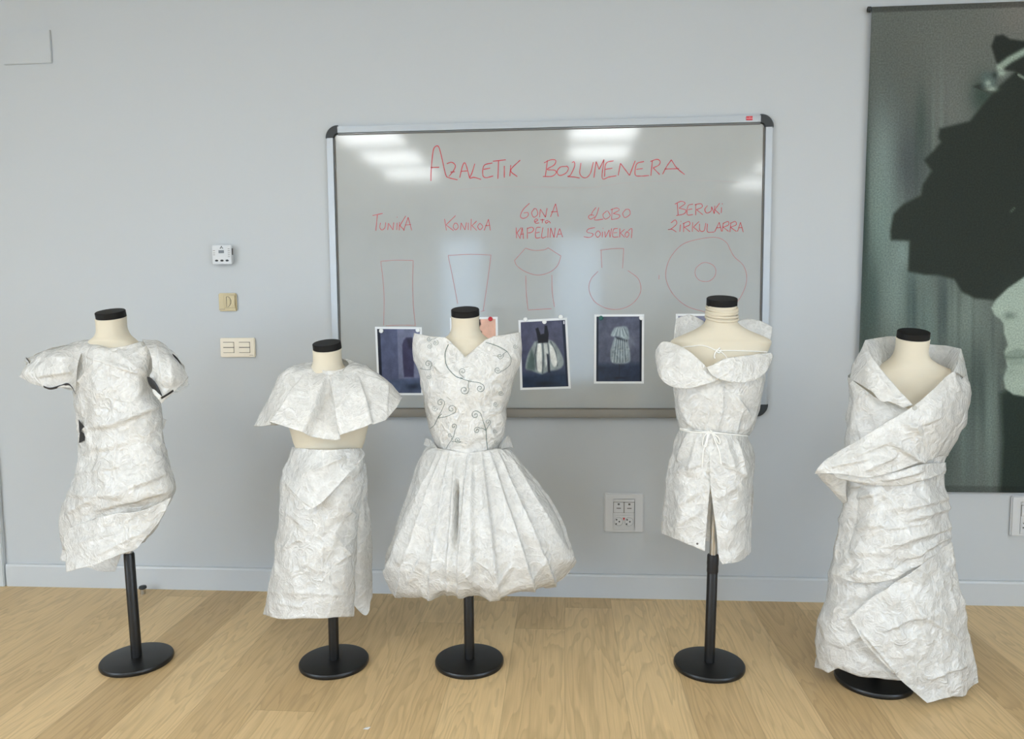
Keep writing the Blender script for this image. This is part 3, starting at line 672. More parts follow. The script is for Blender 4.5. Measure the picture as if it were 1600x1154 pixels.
# ================================================================== wall fittings
def on_wall(px0, py0, px1, py1, y):
    a = at(px0, (py0+py1)/2, y)[0]; b = at(px1, (py0+py1)/2, y)[0]; zt = at((px0+px1)/2, py0, y)[2]; zb = at((px0+px1)/2, py1, y)[2]
    return a, b, zb, zt
def thermostat():
    x0, x1, z0, z1 = on_wall(331.5, 383, 361.5, 412.5, -.03)
    t = thing('thermostat', 'white digital thermostat above the champagne coloured wall control', 'thermostat', ((x0+x1)/2, 0, z0))
    w, h = x1-x0, z1-z0
    box('housing', x0+.003, x1-.003, -.026, -.0005, z0+.003, z1-.003, M['white_plastic'], t, .003)
    fp = box('face_plate', x0, x1, -.030, -.024, z0, z1, M['white_plastic'], t, .002)
    X = lambda u: x0+w*u; Z = lambda v: z1-h*v
    box('display', X(.34), X(.62), -.0308, -.029, Z(.42), Z(.26), M['display'], t, .0004)
    for u in (.22, .5, .77):
        bm = bmesh.new(); bmesh.ops.create_uvsphere(bm, u_segments=16, v_segments=8, radius=1)
        bmesh.ops.scale(bm, vec=(.0072, .0015, .0042), verts=bm.verts); bmesh.ops.translate(bm, vec=(X(u), -.0305, Z(.81)), verts=bm.verts)
        me = bpy.data.meshes.new('button'); bm.to_mesh(me); bm.free(); smooth(me); link('button', me, M['dark_plastic'], t)
    for u, vs in ((.1, (.28, .4, .5)), (.87, (.2, .3, .41, .51, .61))):
        for v in vs: box('scale_mark', X(u-.055), X(u+.055), -.0303, -.029, Z(v)-.0009, Z(v)+.0009, M['grey_line'], t)
    V = []; Fc = []
    for k, q in enumerate((((.47, .04), (.53, .04), (.53, .1), (.47, .1)), ((.4, .17), (.46, .1), (.5, .12), (.46, .18)), ((.6, .17), (.54, .1), (.5, .12), (.55, .18)))):
        for u, v in q: V.append((X(u), -.0304, Z(v)))
        Fc.append((4*k, 4*k+1, 4*k+2, 4*k+3))
    link('emblem', mesh('emblem', V, Fc, False), M['dark_plastic'], t)
    box('vent_slot', x1-.0032, x1-.0025, -.02, -.008, Z(.5), Z(.15), M['grey_line'], t)
thermostat()
def card_switch():
    x0, x1, z0, z1 = on_wall(341.5, 457.6, 369.6, 486, -.01); w, h = x1-x0, z1-z0
    t = thing('wall_control', 'champagne coloured square wall control below the thermostat', 'wall control', ((x0+x1)/2, 0, z0))
    X = lambda u: x0+w*u; Z = lambda v: z1-h*v
    box('plate', x0, x1, -.011, -.0005, z0, z1, M['gold_plastic'], t, .004)
    box('insert', X(.3), X(.93), -.0135, -.010, Z(.82), Z(.1), M['gold_plastic'], t, .002)
    V = [(X(.46), -.0137, Z(.75)), (X(.46), -.0137, Z(.22))]
    pts = [(.46, .22), (.56, .2), (.66, .28), (.72, .42), (.72, .55), (.64, .66), (.58, .74), (.46, .76), (.46, .22)]
    tube('dial_outline', [(X(u), -.0136, Z(v)) for u, v in pts], .0009, M['grey_line'], t, 6)
    box('dial', X(.5), X(.68), -.016, -.013, Z(.62), Z(.34), M['gold_plastic'], t, .004)
    box('maker_mark', X(.06), X(.34), -.0114, -.0105, Z(.9), Z(.88), M['grey_line'], t)
card_switch()
def switch():
    x0, x1, z0, z1 = on_wall(343.8, 527.7, 397.8, 557.8, -.012); w, h = x1-x0, z1-z0
    t = thing('light_switch', 'cream double light switch with four rockers, lowest fitting of the left column', 'light switch', ((x0+x1)/2, 0, z0))
    X = lambda u: x0+w*u; Z = lambda v: z1-h*v
    box('plate', x0, x1, -.011, -.0005, z0, z1, M['cream_plastic'], t, .003)
    for u0, u1 in ((.1, .4), (.56, .86)):
        box('rocker_well', X(u0-.006), X(u1+.008), -.0114, -.0105, Z(.775), Z(.21), M['grey_line'], t)
        for v0, v1 in ((.235, .475), (.51, .755)):
            box('rocker', X(u0), X(u1), -.0145, -.0108, Z(v1), Z(v0), M['cream_plastic'], t, .0012)
    box('maker_mark', X(.84), X(.95), -.0113, -.0105, Z(.905), Z(.89), M['grey_line'], t)
switch()
def outlet(px0, py0, px1, py1, label):
    x0, x1, z0, z1 = on_wall(px0, py0, px1, py1, -.014); w, h = x1-x0, z1-z0
    t = thing('wall_outlet', label, 'wall outlet', ((x0+x1)/2, 0, z0))
    X = lambda u: x0+w*u; Z = lambda v: z1-h*v
    box('frame', x0, x1, -.012, -.0005, z0, z1, M['white_plastic'], t, .005, 3)
    box('inner_frame', X(.225), X(.775), -.0142, -.011, Z(.93), Z(.14), M['white_plastic'], t, .002)
    box('module_gap', X(.235), X(.765), -.0146, -.0138, Z(.49), Z(.215), M['grey_line'], t)
    for u0, u1 in ((.24, .497), (.507, .762)):
        d = box('data_port', X(u0), X(u1), -.0158, -.0140, Z(.485), Z(.225), M['white_plastic'], t, .001)
        um = (u0+u1)/2
        box('port_slot', X(um-.055), X(um+.055), -.0160, -.0150, Z(.385), Z(.365), M['grey_line'], d)
        box('port_icon', X(um-.025), X(um+.025), -.0160, -.0150, Z(.295), Z(.25), M['grey_line'], d)
        box('shutter', X(um-.05), X(um+.05), -.0170, -.0155, Z(.435), Z(.405), M['white_plastic'], d, .0006)
    sp = box('socket_block', X(.235), X(.765), -.0155, -.0138, Z(.86), Z(.55), M['white_plastic'], t, .001)
    for um in (.365, .63):
        c = (X(um), -.0150, Z(.715)); r = w*.112
        ring = lathe('socket', [(r, 0), (r, .0012), (r*.97, .0016), (r*.93, .0012), (r*.9, .0004), (r*.2, .0002)], c, M['cream_plastic'] if False else M['alu'], t, 32, 30, 'y')
        for a, q in ((135, .62), (225, .75), (0, .18)):
            ca = (c[0]+r*q*math.cos(math.radians(a)), -.0151, c[2]+r*q*math.sin(math.radians(a)))
            lathe('contact_hole', [(r*.17, 0), (r*.17, .0006), (r*.05, .0007)], ca, M['dark_plastic'], ring, 14, 30, 'y')
    V = [(X(.47), -.0157, Z(.615)), (X(.53), -.0157, Z(.615)), (X(.5), -.0157, Z(.69))]
    V = V+[(a, b+.0008, c_) for a, b, c_ in V]
    link('red_triangle', mesh('red_triangle', V, [(0, 2, 1), (3, 4, 5), (0, 1, 4, 3), (1, 2, 5, 4), (2, 0, 3, 5)], False), M['red'], t)
outlet(943.8, 770.5, 1006, 832, 'white four-module wall outlet between balloon dress and petal-collar dress')
outlet(1580.5, 775, 1643, 838.5, 'white wall outlet under the banner, cut by the right photo edge')
x0, x1, z0, z1 = on_wall(4, 47.5, 79, 99.5, -.008)
tag(box('blank_cover', x0, x1, -.008, -.0005, z0, z1, M['wall'], None, .002), 'white blank rectangular cover plate high on the left of the wall', 'cover plate')
g = ground(223.5, 927)
t = thing('door_stop', 'small metal door stop with dark rubber top on floor near skirting', 'door stop', tuple(g))
lathe('stem', [(.0115, 0), (.0115, .022), (.009, .024)], g, M['chrome'], t, 24)
lathe('rubber_cap', [(.0125, .022), (.0155, .024), (.0165, .028), (.014, .034), (.008, .0355)], g, M['dark_plastic'], t, 24, 60)
g = ground(573, 1138)
V = [(-.010, -.005, .001), (.006, -.006, .0012), (.011, .002, .004), (-.004, .006, .001)]
o = link('paper_scrap', mesh('paper_scrap', V+[(a, b, c+.0006) for a, b, c in V], [(0, 1, 2, 3), (7, 6, 5, 4), (0, 4, 5, 1), (1, 5, 6, 2), (2, 6, 7, 3), (3, 7, 4, 0)], False), M['paper']); o.location = (g[0], g[1], 0)
tag(o, 'tiny scrap of white paper on the floor in front of the capelet mannequin', 'paper scrap')

# ================================================================== mannequins
#            axis x, axis y, cap pixel, label bits
MQ = {1: (-1.497, -.667, (173, 491)), 2: (-.800, -.644, (511, 540)), 3: (-.332, -.614, (727, 488)), 4: (.487, -.594, (1128, 471)), 5: (1.000, -.665, (1427, 523))}
BODY = [(-.010, .047, .047, .047), (-.03, .046, .046, .046), (-.052, .047, .047, .047), (-.072, .056, .05, .054), (-.09, .082, .055, .06), (-.106, .118, .058, .064), (-.120, .150, .062, .066), (-.134, .163, .068, .068),
        (-.17, .158, .078, .07), (-.22, .146, .09, .074), (-.27, .138, .098, .075), (-.32, .122, .092, .072), (-.38, .114, .086, .068), (-.43, .116, .088, .072), (-.50, .13, .096, .086), (-.56, .134, .1, .09), (-.60, .128, .096, .088), (-.625, .10, .075, .07)]
SHO = {1: .84, 3: .93}
FIT = {1: (.80, .86, .8), 2: (.92, .85, .68), 3: (.84, .8, .8), 4: (.9, .76, .76), 5: (.86, .84, .84)}    # chest, waist, hip slenderness under the garment
def mannequin(i, label, sc=1.0, tube_tape=False):
    X, Y, cp = MQ[i]; top = at(*cp, Y); lean = (top[0]-X)/top[2]
    t = thing('mannequin', label, 'mannequin', (X, Y, 0), 'child-size dress forms')
    lathe('base', [(.10, 0), (.1165, .001), (.1185, .006), (.1185, .012), (.116, .0165), (.111, .018), (.03, .0195)], (X, Y, 0), M['black'], t, 72, 40)
    zc = top[2]; zbot = zc-.625*sc
    lathe('pole', [(.0175, .018), (.0175, .385), (.0155, .39)], (X, Y, 0), M['black'], t, 32, 40, lean=lean)
    lathe('inner_tube', [(.0125, .388), (.0125, zbot+.05)], (X, Y, 0), M['chrome'], t, 24, 40, lean=lean)
    if tube_tape:
        lathe('tape_wrap', [(.0182, .33), (.019, .334), (.0186, .352), (.0194, .36), (.0188, .388), (.0178, .391)], (X, Y, 0), M['tape'], t, 24, 40, lean=lean)
    n = 64; V = []; Fc = []
    S = spline(np.array(BODY), 90)
    for dz, hw, df, db in S:
        fk = float(np.interp(-dz, [.13, .2, .32, .40, .5], [1, *((FIT[i][0],)*1), 1 if i == 2 else (FIT[i][0]+FIT[i][1])/2, FIT[i][1], FIT[i][2]]))
        fk *= float(np.interp(-dz, [.085, .105, .134, .2], [1, SHO.get(i, 1), SHO.get(i, 1), 1]))
        hw, df, db = hw*fk, df*min(fk, .92 if dz < -.2 else 1), db*min(fk, 1)
        for k in range(n):
            a = 2*math.pi*k/n; cx, sy = math.cos(a), math.sin(a); e = .92 if dz > -.19 else 1.0
            cx = math.copysign(abs(cx)**e, cx); sy = math.copysign(abs(sy)**e, sy)
            z = zc+dz*sc
            yy = (-df if sy < 0 else db)*sc*abs(sy)
            V.append((X+lean*z+hw*sc*cx, Y+yy, z+yy*.23*float(np.interp(-dz, [0, .03, .085], [1, .9, 0]))))
    for r in range(len(S)-1):
        for k in range(n):
            a, b = r*n+k, r*n+(k+1) % n; Fc.append((b, a, a+n, b+n))
    Fc.append(tuple(range((len(S)-1)*n, len(S)*n))[::-1]); Fc.append(tuple(range(n)))
    me = mesh('bust', V, Fc); bm = bmesh.new(); bm.from_mesh(me); bmesh.ops.recalc_face_normals(bm, faces=bm.faces); bm.to_mesh(me); bm.free()
    bust = link('bust', me, M['linen'], t)
    tilt = math.radians(13)                                # the neck is cut at a slant, lower at the front
    rc = .0492 if i == 4 else .0468
    nc_ = lathe('neck_cap', [(rc-.002, -.0125), (rc, -.011), (rc, .0095), (rc-.0015, .0112), (.03, .0118), (.002, .0118)], (X+lean*zc, Y, zc), M['cap'], t, 56, 35)
    pc = Vector((lean*zc, 0, zc))
    nc_.data.transform(Matrix.Translation(pc) @ Matrix.Rotation(math.radians({1: -1, 2: -2}.get(i, 0)), 4, 'Y') @ Matrix.Rotation(tilt, 4, 'X') @ Matrix.Translation(-pc))
    if i == 4:
        for q, (dz, r) in enumerate(((-.021, .0482), (-.0285, .0488), (-.036, .0486), (-.0445, .0494), (-.053, .0503))):
            P = [(X+lean*zc+r*math.cos(a), Y+r*math.sin(a)*1.0, zc+dz+.0025*math.sin(a+q*1.3)+.2*r*math.sin(a)) for a in np.linspace(0, 2*math.pi, 48, endpoint=False)]
            tube('neck_fold', P, .0042, M['linen'], bust, 10, True)
    return t
mannequin(1, 'leftmost dress form, wearing the paper tunic with black trimmed sleeves')
mannequin(2, 'shortest dress form, wearing white capelet and long skirt', 1.0)
mannequin(3, 'dress form in front of the whiteboard wearing the balloon dress')
mannequin(4, 'dress form with gathered neck cloth and bare shoulders, wearing petal-collar dress', 1.0, True)
mannequin(5, 'rightmost dress form in front of the banner, wearing the long wrap', 1.0)

# ================================================================== paper garments
def crumple(P, seed, amp=1.0):
    out = np.empty(len(P)); s = Vector((seed*3.1, seed*1.7, seed)); s2 = Vector((7.7, 3.3, 5.1))
    for i, p in enumerate(P):
        v = Vector(p)+s
        w = noise.noise_vector(v*9)*.035
        a = noise.voronoi((v+w)*11)[0]; b = noise.voronoi((v+w*.6)*30)[0]
        n1 = abs(noise.noise(v*7+w*20)); n2 = abs(noise.noise(v*10+w*15+s2)); n3 = abs(noise.noise(v*21+w*30-s2))
        out[i] = .016*(a[0]-.45)+.0035*(b[0]-.45)-.019*(n1-.2)+.015*(n2-.2)-.007*(n3-.2)+.008*noise.noise(v*5)
    return out*amp
def finish(name, G, closed, m, parent, seed, amp, folds=(), extra=None, thick=.0007, fadetop=False):
    """G: rows x cols x 3 grid of points; displaces along normals by crumple + fold ridges"""
    nr, nc, _ = G.shape
    du = (np.roll(G, -1, 1)-np.roll(G, 1, 1)) if closed else np.gradient(G, axis=1)
    dv = np.gradient(G, axis=0)
    N = np.cross(dv, du); N /= np.linalg.norm(N, axis=2)[..., None]+1e-9
    P = G.reshape(-1, 3); Nf = N.reshape(-1, 3)
    fr = Nf[:, 1]
    if not closed and np.mean(Nf[:, 1]) > 0: Nf = -Nf
    if closed:
        c = P.mean(0); out = ((P-c)[:, :2]*Nf[:, :2]).sum(1)
        if out.mean() < 0: Nf = -Nf
    h = crumple(P, seed, amp)
    if len(folds):
        Q = seen(P); front = Nf[:, 1] < .15
        for (xa, ya, xb, yb, w, a) in folds:
            A_ = np.array([xa, ya], float); B_ = np.array([xb, yb], float); ab = B_-A_; L = np.linalg.norm(ab); ap = Q-A_
            t = (ap@ab)/L**2; tc = np.clip(t, 0, 1); q = ap-tc[:, None]*ab; d = np.sqrt((q**2).sum(1)); sg = np.sign(ap[:, 0]*ab[1]-ap[:, 1]*ab[0])
            prof = np.where(sg > 0, np.exp(-(d/w)**1.3), np.exp(-(d/(w*.35))**1.5))
            h += 1.45*a*prof*front*np.clip(np.minimum(t, 1-t)*4+.45, 0.0, 1)
    if extra is not None: h = h+extra(seen(P), P)
    if fadetop: h = h*np.repeat(np.clip(np.arange(nr)/6, .15, 1), nc)
    P = P+Nf*h[:, None]
    P[:, 2] = np.maximum(P[:, 2], .003)
    idx = np.arange(nr*nc).reshape(nr, nc)
    if closed: idx = np.hstack([idx, idx[:, :1]])
    Fc = np.stack([idx[:-1, :-1], idx[:-1, 1:], idx[1:, 1:], idx[1:, :-1]], -1).reshape(-1, 4)
    me = mesh(name, P.tolist(), Fc.tolist())
    o = link(name, me, m, parent)
    if thick:
        s = o.modifiers.new('thickness', 'SOLIDIFY'); s.thickness = thick; s.offset = 0
    return o
class Shell:
    """closed garment shell: rows of (front polyline in photo pixels, front depth, back depth)"""
    def __init__(s, i, rows, nc=220, step=.0042, ex=.9):
        s.Y = MQ[i][1]; s.rows = rows
        ph = np.linspace(0, 2*math.pi, nc, endpoint=False); s.ph = ph
        K = []
        for r in rows:
            f = np.array(r[0], float); df, db = r[1], r[2]; back = r[3] if len(r) > 3 else None
            x0, xn = f[0, 0], f[-1, 0]; sfr = (1-np.cos(ph))/2
            px = x0+(xn-x0)*sfr
            pyf = np.interp(px, f[:, 0], f[:, 1])
            pyb = f[0, 1]+(f[-1, 1]-f[0, 1])*sfr+(back or 0)*np.abs(np.sin(ph))
            fr = ph <= math.pi+1e-6
            py = np.where(fr, pyf, pyb); sn = np.sin(ph)
            dep = np.where(fr, df*np.abs(sn)**ex, -db*np.abs(sn)**ex)
            K.append(at_arr(np.stack([px, py], 1), s.Y-dep))
        K = np.array(K)
        L = np.linalg.norm(np.diff(K, axis=0), axis=2).max(1).sum(); nr = max(len(rows), int(L/step))
        s.G = spline(K.reshape(len(rows), -1), nr).reshape(nr, nc, 3)
        s.tab = np.array([[np.mean([q[1] for q in r[0]]), r[0][0][0], r[0][-1][0], r[1]] for r in rows]); s.ex = ex
    def dep(s, px, py):
        t = s.tab; xl = np.interp(py, t[:, 0], t[:, 1]); xr = np.interp(py, t[:, 0], t[:, 2]); d = np.interp(py, t[:, 0], t[:, 3])
        return d*max(0, 1-((px-(xl+xr)/2)/((xr-xl)/2))**2)**(s.ex/2)
def patch(i, rows, shell=None, off=.012, nu=60, step=.0045):
    """open sheet through rows of (px, py[, depth]) points given left to right; depth follows the shell when left out"""
    Y = MQ[i][1]; K = []
    for r in rows:
        R = []
        for q in r:
            d = q[2] if len(q) > 2 else shell.dep(q[0], q[1])+off
            R.append(at(q[0], q[1], Y-d))
        K.append(spline(np.array(R), 41))
    K = np.array(K)
    Wd = np.linalg.norm(np.diff(K, axis=1), axis=2).sum(1).max(); L = np.linalg.norm(np.diff(K, axis=0), axis=2).max(1).sum()
    nr, nc = max(6, int(L/step)), max(8, int(Wd/step))
    G = spline(K.reshape(len(rows), -1), nr).reshape(nr, 41, 3)
    G = spline(G.transpose(1, 0, 2).reshape(41, -1), nc).reshape(nc, nr, 3).transpose(1, 0, 2)
    return G
from mathutils.bvhtree import BVHTree
def cast(objs):
    """returns a function px,py -> point on the nearest of the given meshes as seen in the photo"""
    trees = []
    for o in objs:
        L = parent_loc(o); me = o.data
        trees.append(BVHTree.FromPolygons([v.co+L for v in me.vertices], [tuple(p.vertices) for p in me.polygons]))
    def f(px, py, off=.0015):
        v = FW+RT*((px-800)/F)+UP*((577-py)/F); v = v/np.linalg.norm(v); best = None
        for t_ in trees:
            h = t_.ray_cast(Vector(CAM), Vector(v))
            if h[0] is not None and (best is None or h[3] < best): best = h[3]
        return None if best is None else CAM+v*(best-off)
    return f
def drape(name, pts, r, m, parent, surf, n=40, off=.0015, width=None):
    P = spline(np.array(pts), n); W3 = [surf(x, y, off) for x, y in P]; last = None; Q = []
    for w in W3:
        if w is None: continue
        Q.append(w)
    if len(Q) < 3: return None
    return tube(name, Q, r, m, parent, 6)
P1, P2 = M['paper'], M['paper_thin']

# ---------------------------------------------------------------- 1 tunic
def tunic():
    t = thing('paper_tunic', 'white paper tunic with black-taped short sleeves, leftmost garment', 'tunic', (MQ[1][0], MQ[1][1], .9), 'paper garments on dress forms')
    rows = [([(141, 530), (152, 538), (171, 543.5), (195, 540.5), (223, 532)], .06, .06, 4),
            ([(122, 537), (145, 543), (171, 552), (200, 549), (240, 537)], .085, .075, 2),
            ([(113, 560), (171, 570), (243, 556)], .10, .085),
            ([(113, 588), (171, 592), (238, 582)], .108, .09),
            ([(116, 613), (180, 615), (238, 606)], .112, .09),
            ([(121, 654), (185, 650), (249, 640)], .11, .09),
            ([(123, 694), (190, 694), (257, 684)], .112, .09),
            ([(121, 731), (195, 735), (267, 728)], .125, .10),
            ([(111, 764), (190, 772), (273, 762)], .135, .11),
            ([(97, 797), (180, 805), (262, 790)], .118, .11),
            ([(95, 825), (160, 838), (243, 822)], .10, .11),
            ([(100, 858), (130, 872), (185, 868), (226, 846)], .09, .10)]
    s = Shell(1, rows)
    folds = [(160, 668, 248, 634, 11, .009), (122, 672, 170, 664, 5, .004), (128, 738, 186, 728, 9, .004), (196, 764, 270, 736, 9, .006), (108, 772, 190, 774, 12, .006), (150, 796, 262, 768, 9, .006),
             (190, 556, 232, 588, 8, .006), (120, 600, 148, 566, 7, .005), (172, 545, 176, 650, 2.5, .002), (132, 556, 215, 584, 4, .004), (178, 622, 205, 628, 5, .003), (150, 704, 200, 690, 9, .003), (105, 802, 150, 777, 8, .005)]
    body = finish('tunic_body', s.G, True, P1, t, 1, .6, folds, None, .0007, True)
    # sleeves: open paper caps
    L = [[(138, 530, .0), (130, 545, .05), (120, 575, .07), (117, 612, .055)],
         [(108, 536, -.01), (100, 548, .07), (96, 575, .10), (104, 604, .085)],
         [(75, 546, -.01), (72, 556, .06), (70, 578, .09), (79, 606, .08)],
         [(43, 560, -.005), (46, 566, .03), (42, 580, .055), (52, 599, .06)],
         [(40, 562, -.005), (47, 570, .025), (38, 582, .045), (30, 588, .04)]]
    G = patch(1, L); sl = finish('sleeve', G, False, P1, t, 2, .55, [(60, 560, 112, 560, 6, .005), (60, 588, 108, 580, 6, .005)])
    Lb = [[(138, 530, .0), (130, 540, -.07), (122, 575, -.09), (116, 612, -.06)], [(75, 546, -.01), (74, 560, -.06), (74, 580, -.07), (79, 600, -.03)], [(40, 562, -.005), (40, 570, -.03), (34, 580, -.02), (32, 586, .02)]]
    finish('sleeve_back', patch(1, Lb), False, P1, sl, 3, .5)
    def trim(pts, w, par, name='black_trim'):
        P = spline(np.array([at(x, y, MQ[1][1]-d) for x, y, d in pts]), 30)
        V = []; Fc = []
        for k, p in enumerate(P):
            V += [p+np.array([0, -.002, w/2]), p+np.array([0, .002, -w/2])]
            if k: Fc.append((2*k-2, 2*k-1, 2*k+1, 2*k))
        o = link(name, mesh(name, V, Fc), M['tape'], par); m_ = o.modifiers.new('thickness', 'SOLIDIFY'); m_.thickness = .0012
        return o
    trim([(41, 560, .004), (46, 567, .032), (46, 574, .04)], .010, sl); trim([(68, 604, .088), (79, 607, .09), (95, 603, .094), (106, 600, .096), (113, 606, .10), (117, 614, .10)], .007, sl)
    Rr = [[(222, 531, .0), (232, 545, .085), (238, 565, .105), (234, 586, .10)],
          [(250, 532, -.01), (256, 548, .08), (254, 580, .115), (240, 610, .11)],
          [(270, 551, -.01), (274, 566, .07), (266, 592, .11), (248, 622, .115)],
          [(290, 583, .0), (291, 592, .05), (275, 608, .095), (252, 630, .11)]]
    sr = finish('sleeve', patch(1, Rr), False, P1, t, 4, .55, [(245, 540, 258, 600, 6, .006), (262, 556, 268, 600, 6, .005)])
    Rb = [[(222, 531, 0), (235, 545, -.07), (245, 570, -.085), (240, 590, -.05)], [(250, 532, -.01), (262, 550, -.06), (262, 580, -.07), (246, 606, .02)], [(288, 572, 0), (292, 590, -.03), (293, 604, .0), (255, 622, .06)]]
    finish('sleeve_back', patch(1, Rb), False, P1, sr, 5, .5)
    trim([(265, 551, .015), (276, 560, .03), (283, 570, .035), (290, 583, .02)], .010, sr)
    # dark lining of the right sleeve opening
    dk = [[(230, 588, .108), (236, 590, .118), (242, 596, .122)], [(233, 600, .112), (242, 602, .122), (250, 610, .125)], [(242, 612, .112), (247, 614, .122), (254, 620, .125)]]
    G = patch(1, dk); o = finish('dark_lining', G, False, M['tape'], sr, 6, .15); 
    trim([(252, 622, .125), (262, 616, .122), (271, 610, .118)], .006, sr)
    for tri in (((122.5, 655), (132, 667), (124, 676)), ((125, 672), (133, 679), (132, 688), (123, 692))):
        V = [at(x, y, MQ[1][1]-(.075 if x > 128 else .05)) for x, y in tri]; V2 = [v+np.array([0, .0012, 0]) for v in V]; n = len(V)
        link('black_tape', mesh('black_tape', V+V2, [tuple(range(n)), tuple(range(n, 2*n))[::-1]]+[(k, (k+1) % n, n+(k+1) % n, n+k) for k in range(n)], False), M['tape'], t)
    # folded hem flap in front, and the back panel below it
    hem = [[(101, 829), (135, 815), (179, 802), (225, 796), (268, 776)], [(102, 845), (140, 836), (185, 824), (230, 814), (262, 790)], [(104, 870), (142, 862), (185, 848), (222, 832), (248, 815)], [(106, 893), (125, 888), (146, 883), (180, 869), (212, 857), (230, 838)]]
    hem = [[(x, y, s.dep(x, y)+(.020, .036, .058, .072)[k]) for x, y in r] for k, r in enumerate(hem)]
    finish('hem_flap', patch(1, hem), False, P1, t, 9, .5, [(120, 850, 180, 830, 6, .004), (150, 868, 215, 835, 6, .004)])
    bk = [[(100, 845, -.05), (140, 850, -.08), (190, 850, -.05)], [(95, 868, -.05), (140, 880, -.08), (189, 866, -.05)], [(93, 874, -.05), (150, 890, -.08), (179, 893, -.06)]]
    finish('back_panel', patch(1, bk), False, P2, t, 7, .4)
    for q in ([[(252, 652, -.03), (261, 656, -.03)], [(253, 662, -.03), (259, 660, -.03)], [(253, 672, -.03), (256, 669, -.03)]], [[(119, 744, -.03), (124, 744, -.03)], [(115, 758, -.03), (124, 758, -.03)], [(113, 768, -.03), (122, 766, -.03)]]):
        finish('back_corner', patch(1, q), False, P2, t, 8, .1)
tunic()

# ---------------------------------------------------------------- 2 capelet and skirt
def capelet():
    t = thing('paper_capelet', 'short white paper capelet with wide pleats, worn above the bare waist', 'capelet', (MQ[2][0], MQ[2][1], .95), 'paper garments on dress forms')
    rows = [([(487, 571), (500, 581), (516, 584), (536, 579), (545, 569)], .058, .06, -12),
            ([(470, 573), (495, 587), (516, 590), (540, 585), (560, 569)], .07, .07, -8),
            ([(442, 582), (480, 600), (516, 606), (560, 596), (590, 580)], .095, .09, -4),
            ([(420, 622), (475, 640), (516, 645), (575, 632), (612, 601)], .145, .125),
            ([(398, 666), (428, 662), (450, 668), (476, 676), (500, 680), (527, 682), (532, 679), (574, 667), (602, 657), (620, 636), (629, 621)], .178, .15, 6)]
    s = Shell(2, rows, 300)
    def pleat(Q, P):
        # recessed middle panel and knife pleats radiating from the neck
        v = np.clip((Q[:, 1]-585)/90, 0, 1.1); u = (Q[:, 0]-514)/np.maximum(14+(Q[:, 1]-585)*1.0, 8)
        fr = P[:, 1] < MQ[2][1]+.02
        h = np.zeros(len(Q))
        xl = 513-38*v; xr = 513+14*v
        inside = 1/(1+np.exp(-(Q[:, 0]-xl)/.7))*1/(1+np.exp((Q[:, 0]-xr)/.7)); h -= .044*inside*np.clip(v*2.5, 0, 1)
        for xa, ya, xb, yb, a in ((478, 582, 428, 662, .022), (560, 585, 580, 662, .02), (548, 575, 605, 600, .008)):
            tt = np.clip((Q[:, 1]-ya)/(yb-ya), 0, 1); x = xa+(xb-xa)*tt; d = Q[:, 0]-x
            sgn = 1 if xb > xa else -1
            d = d*sgn
            h += a*np.clip((Q[:, 1]-ya)/30, 0, 1)*np.where(d < 0, np.exp(d/22), np.exp(-d/1.6))
        return h*fr
    finish('pleated_panel', s.G, True, P1, t, 11, .45, (), pleat, .0007, True)
    nb = [[(486, 571), (500, 577), (516, 579), (534, 576), (545, 570)], [(484, 577), (500, 585), (516, 588), (536, 583), (548, 574)]]
    finish('neckband', patch(2, [[(x, y, .062-.06*abs((x-516)/30)**2) for x, y in r] for r in nb]), False, P1, t, 12, .15)
def skirt():
    t = thing('paper_skirt', 'long white paper wrap skirt with pointed waist flap and side slit', 'skirt', (MQ[2][0], MQ[2][1], .55), 'paper garments on dress forms')
    rows = [([(458, 699), (510, 703), (562, 700)], .098, .09),
            ([(449, 722), (510, 724), (566, 720)], .105, .095),
            ([(441, 742), (510, 746), (568, 740)], .11, .1),
            ([(438, 791), (505, 796), (562, 790)], .125, .11),
            ([(432, 850), (500, 852), (556, 848)], .132, .115),
            ([(424, 905), (490, 908), (553, 905)], .138, .12),
            ([(414, 960), (435, 966.5), (490, 966), (551, 963)], .142, .12, -14)]
    s = Shell(2, rows)
    folds = [(506, 800, 502, 920, 2, .003), (424, 925, 545, 930, 3, .003), (520, 830, 548, 870, 6, .005), (440, 860, 470, 840, 6, .005), (450, 800, 480, 830, 6, .004), (525, 880, 555, 860, 6, .005), (455, 900, 480, 880, 6, .004), (430, 940, 470, 950, 5, .004)]
    finish('skirt_body', s.G, True, P1, t, 13, .55, folds, None, .0007, True)
    fl = [[(457, 698), (490, 702), (525, 702), (562, 698)], [(449, 720), (490, 722), (530, 720), (569, 712)], [(441, 739), (475, 745), (510, 744), (553, 732)], [(452, 764), (475, 768), (500, 766), (530, 756)], [(480, 797), (484, 796), (492, 792), (505, 783)]]
    fo = finish('waist_flap', patch(2, [[(x, y, s.dep(x, y)+(.010, .016, .024, .03, .036)[k]) for x, y in r] for k, r in enumerate(fl)]), False, P1, t, 14, .22, [(452, 760, 484, 790, 4, .006), (470, 745, 540, 712, 8, .004)])
    sd = [[(554, 722, -.03), (566, 722, -.04), (572, 724, -.06)], [(554, 780, -.03), (566, 781, -.05), (575, 782, -.08)], [(552, 806, -.03), (568, 806, -.05), (578, 804, -.09)], [(546, 870, -.03), (566, 870, -.05), (581, 868, -.10)], [(540, 925, -.03), (565, 945, -.05), (582, 927, -.10)], [(540, 930, -.03), (571, 961, -.05), (581, 930, -.10)]]
    finish('side_panel', patch(2, sd), False, P2, t, 15, .4)
    p = cast([fo])(557.5, 703.6, .002)
    if p is not None: tube('pin', [p+np.array([-.001, 0, .008]), p+np.array([.001, -.003, 0]), p+np.array([.003, 0, -.014])], .0012, M['brass'], t)
capelet(); skirt()

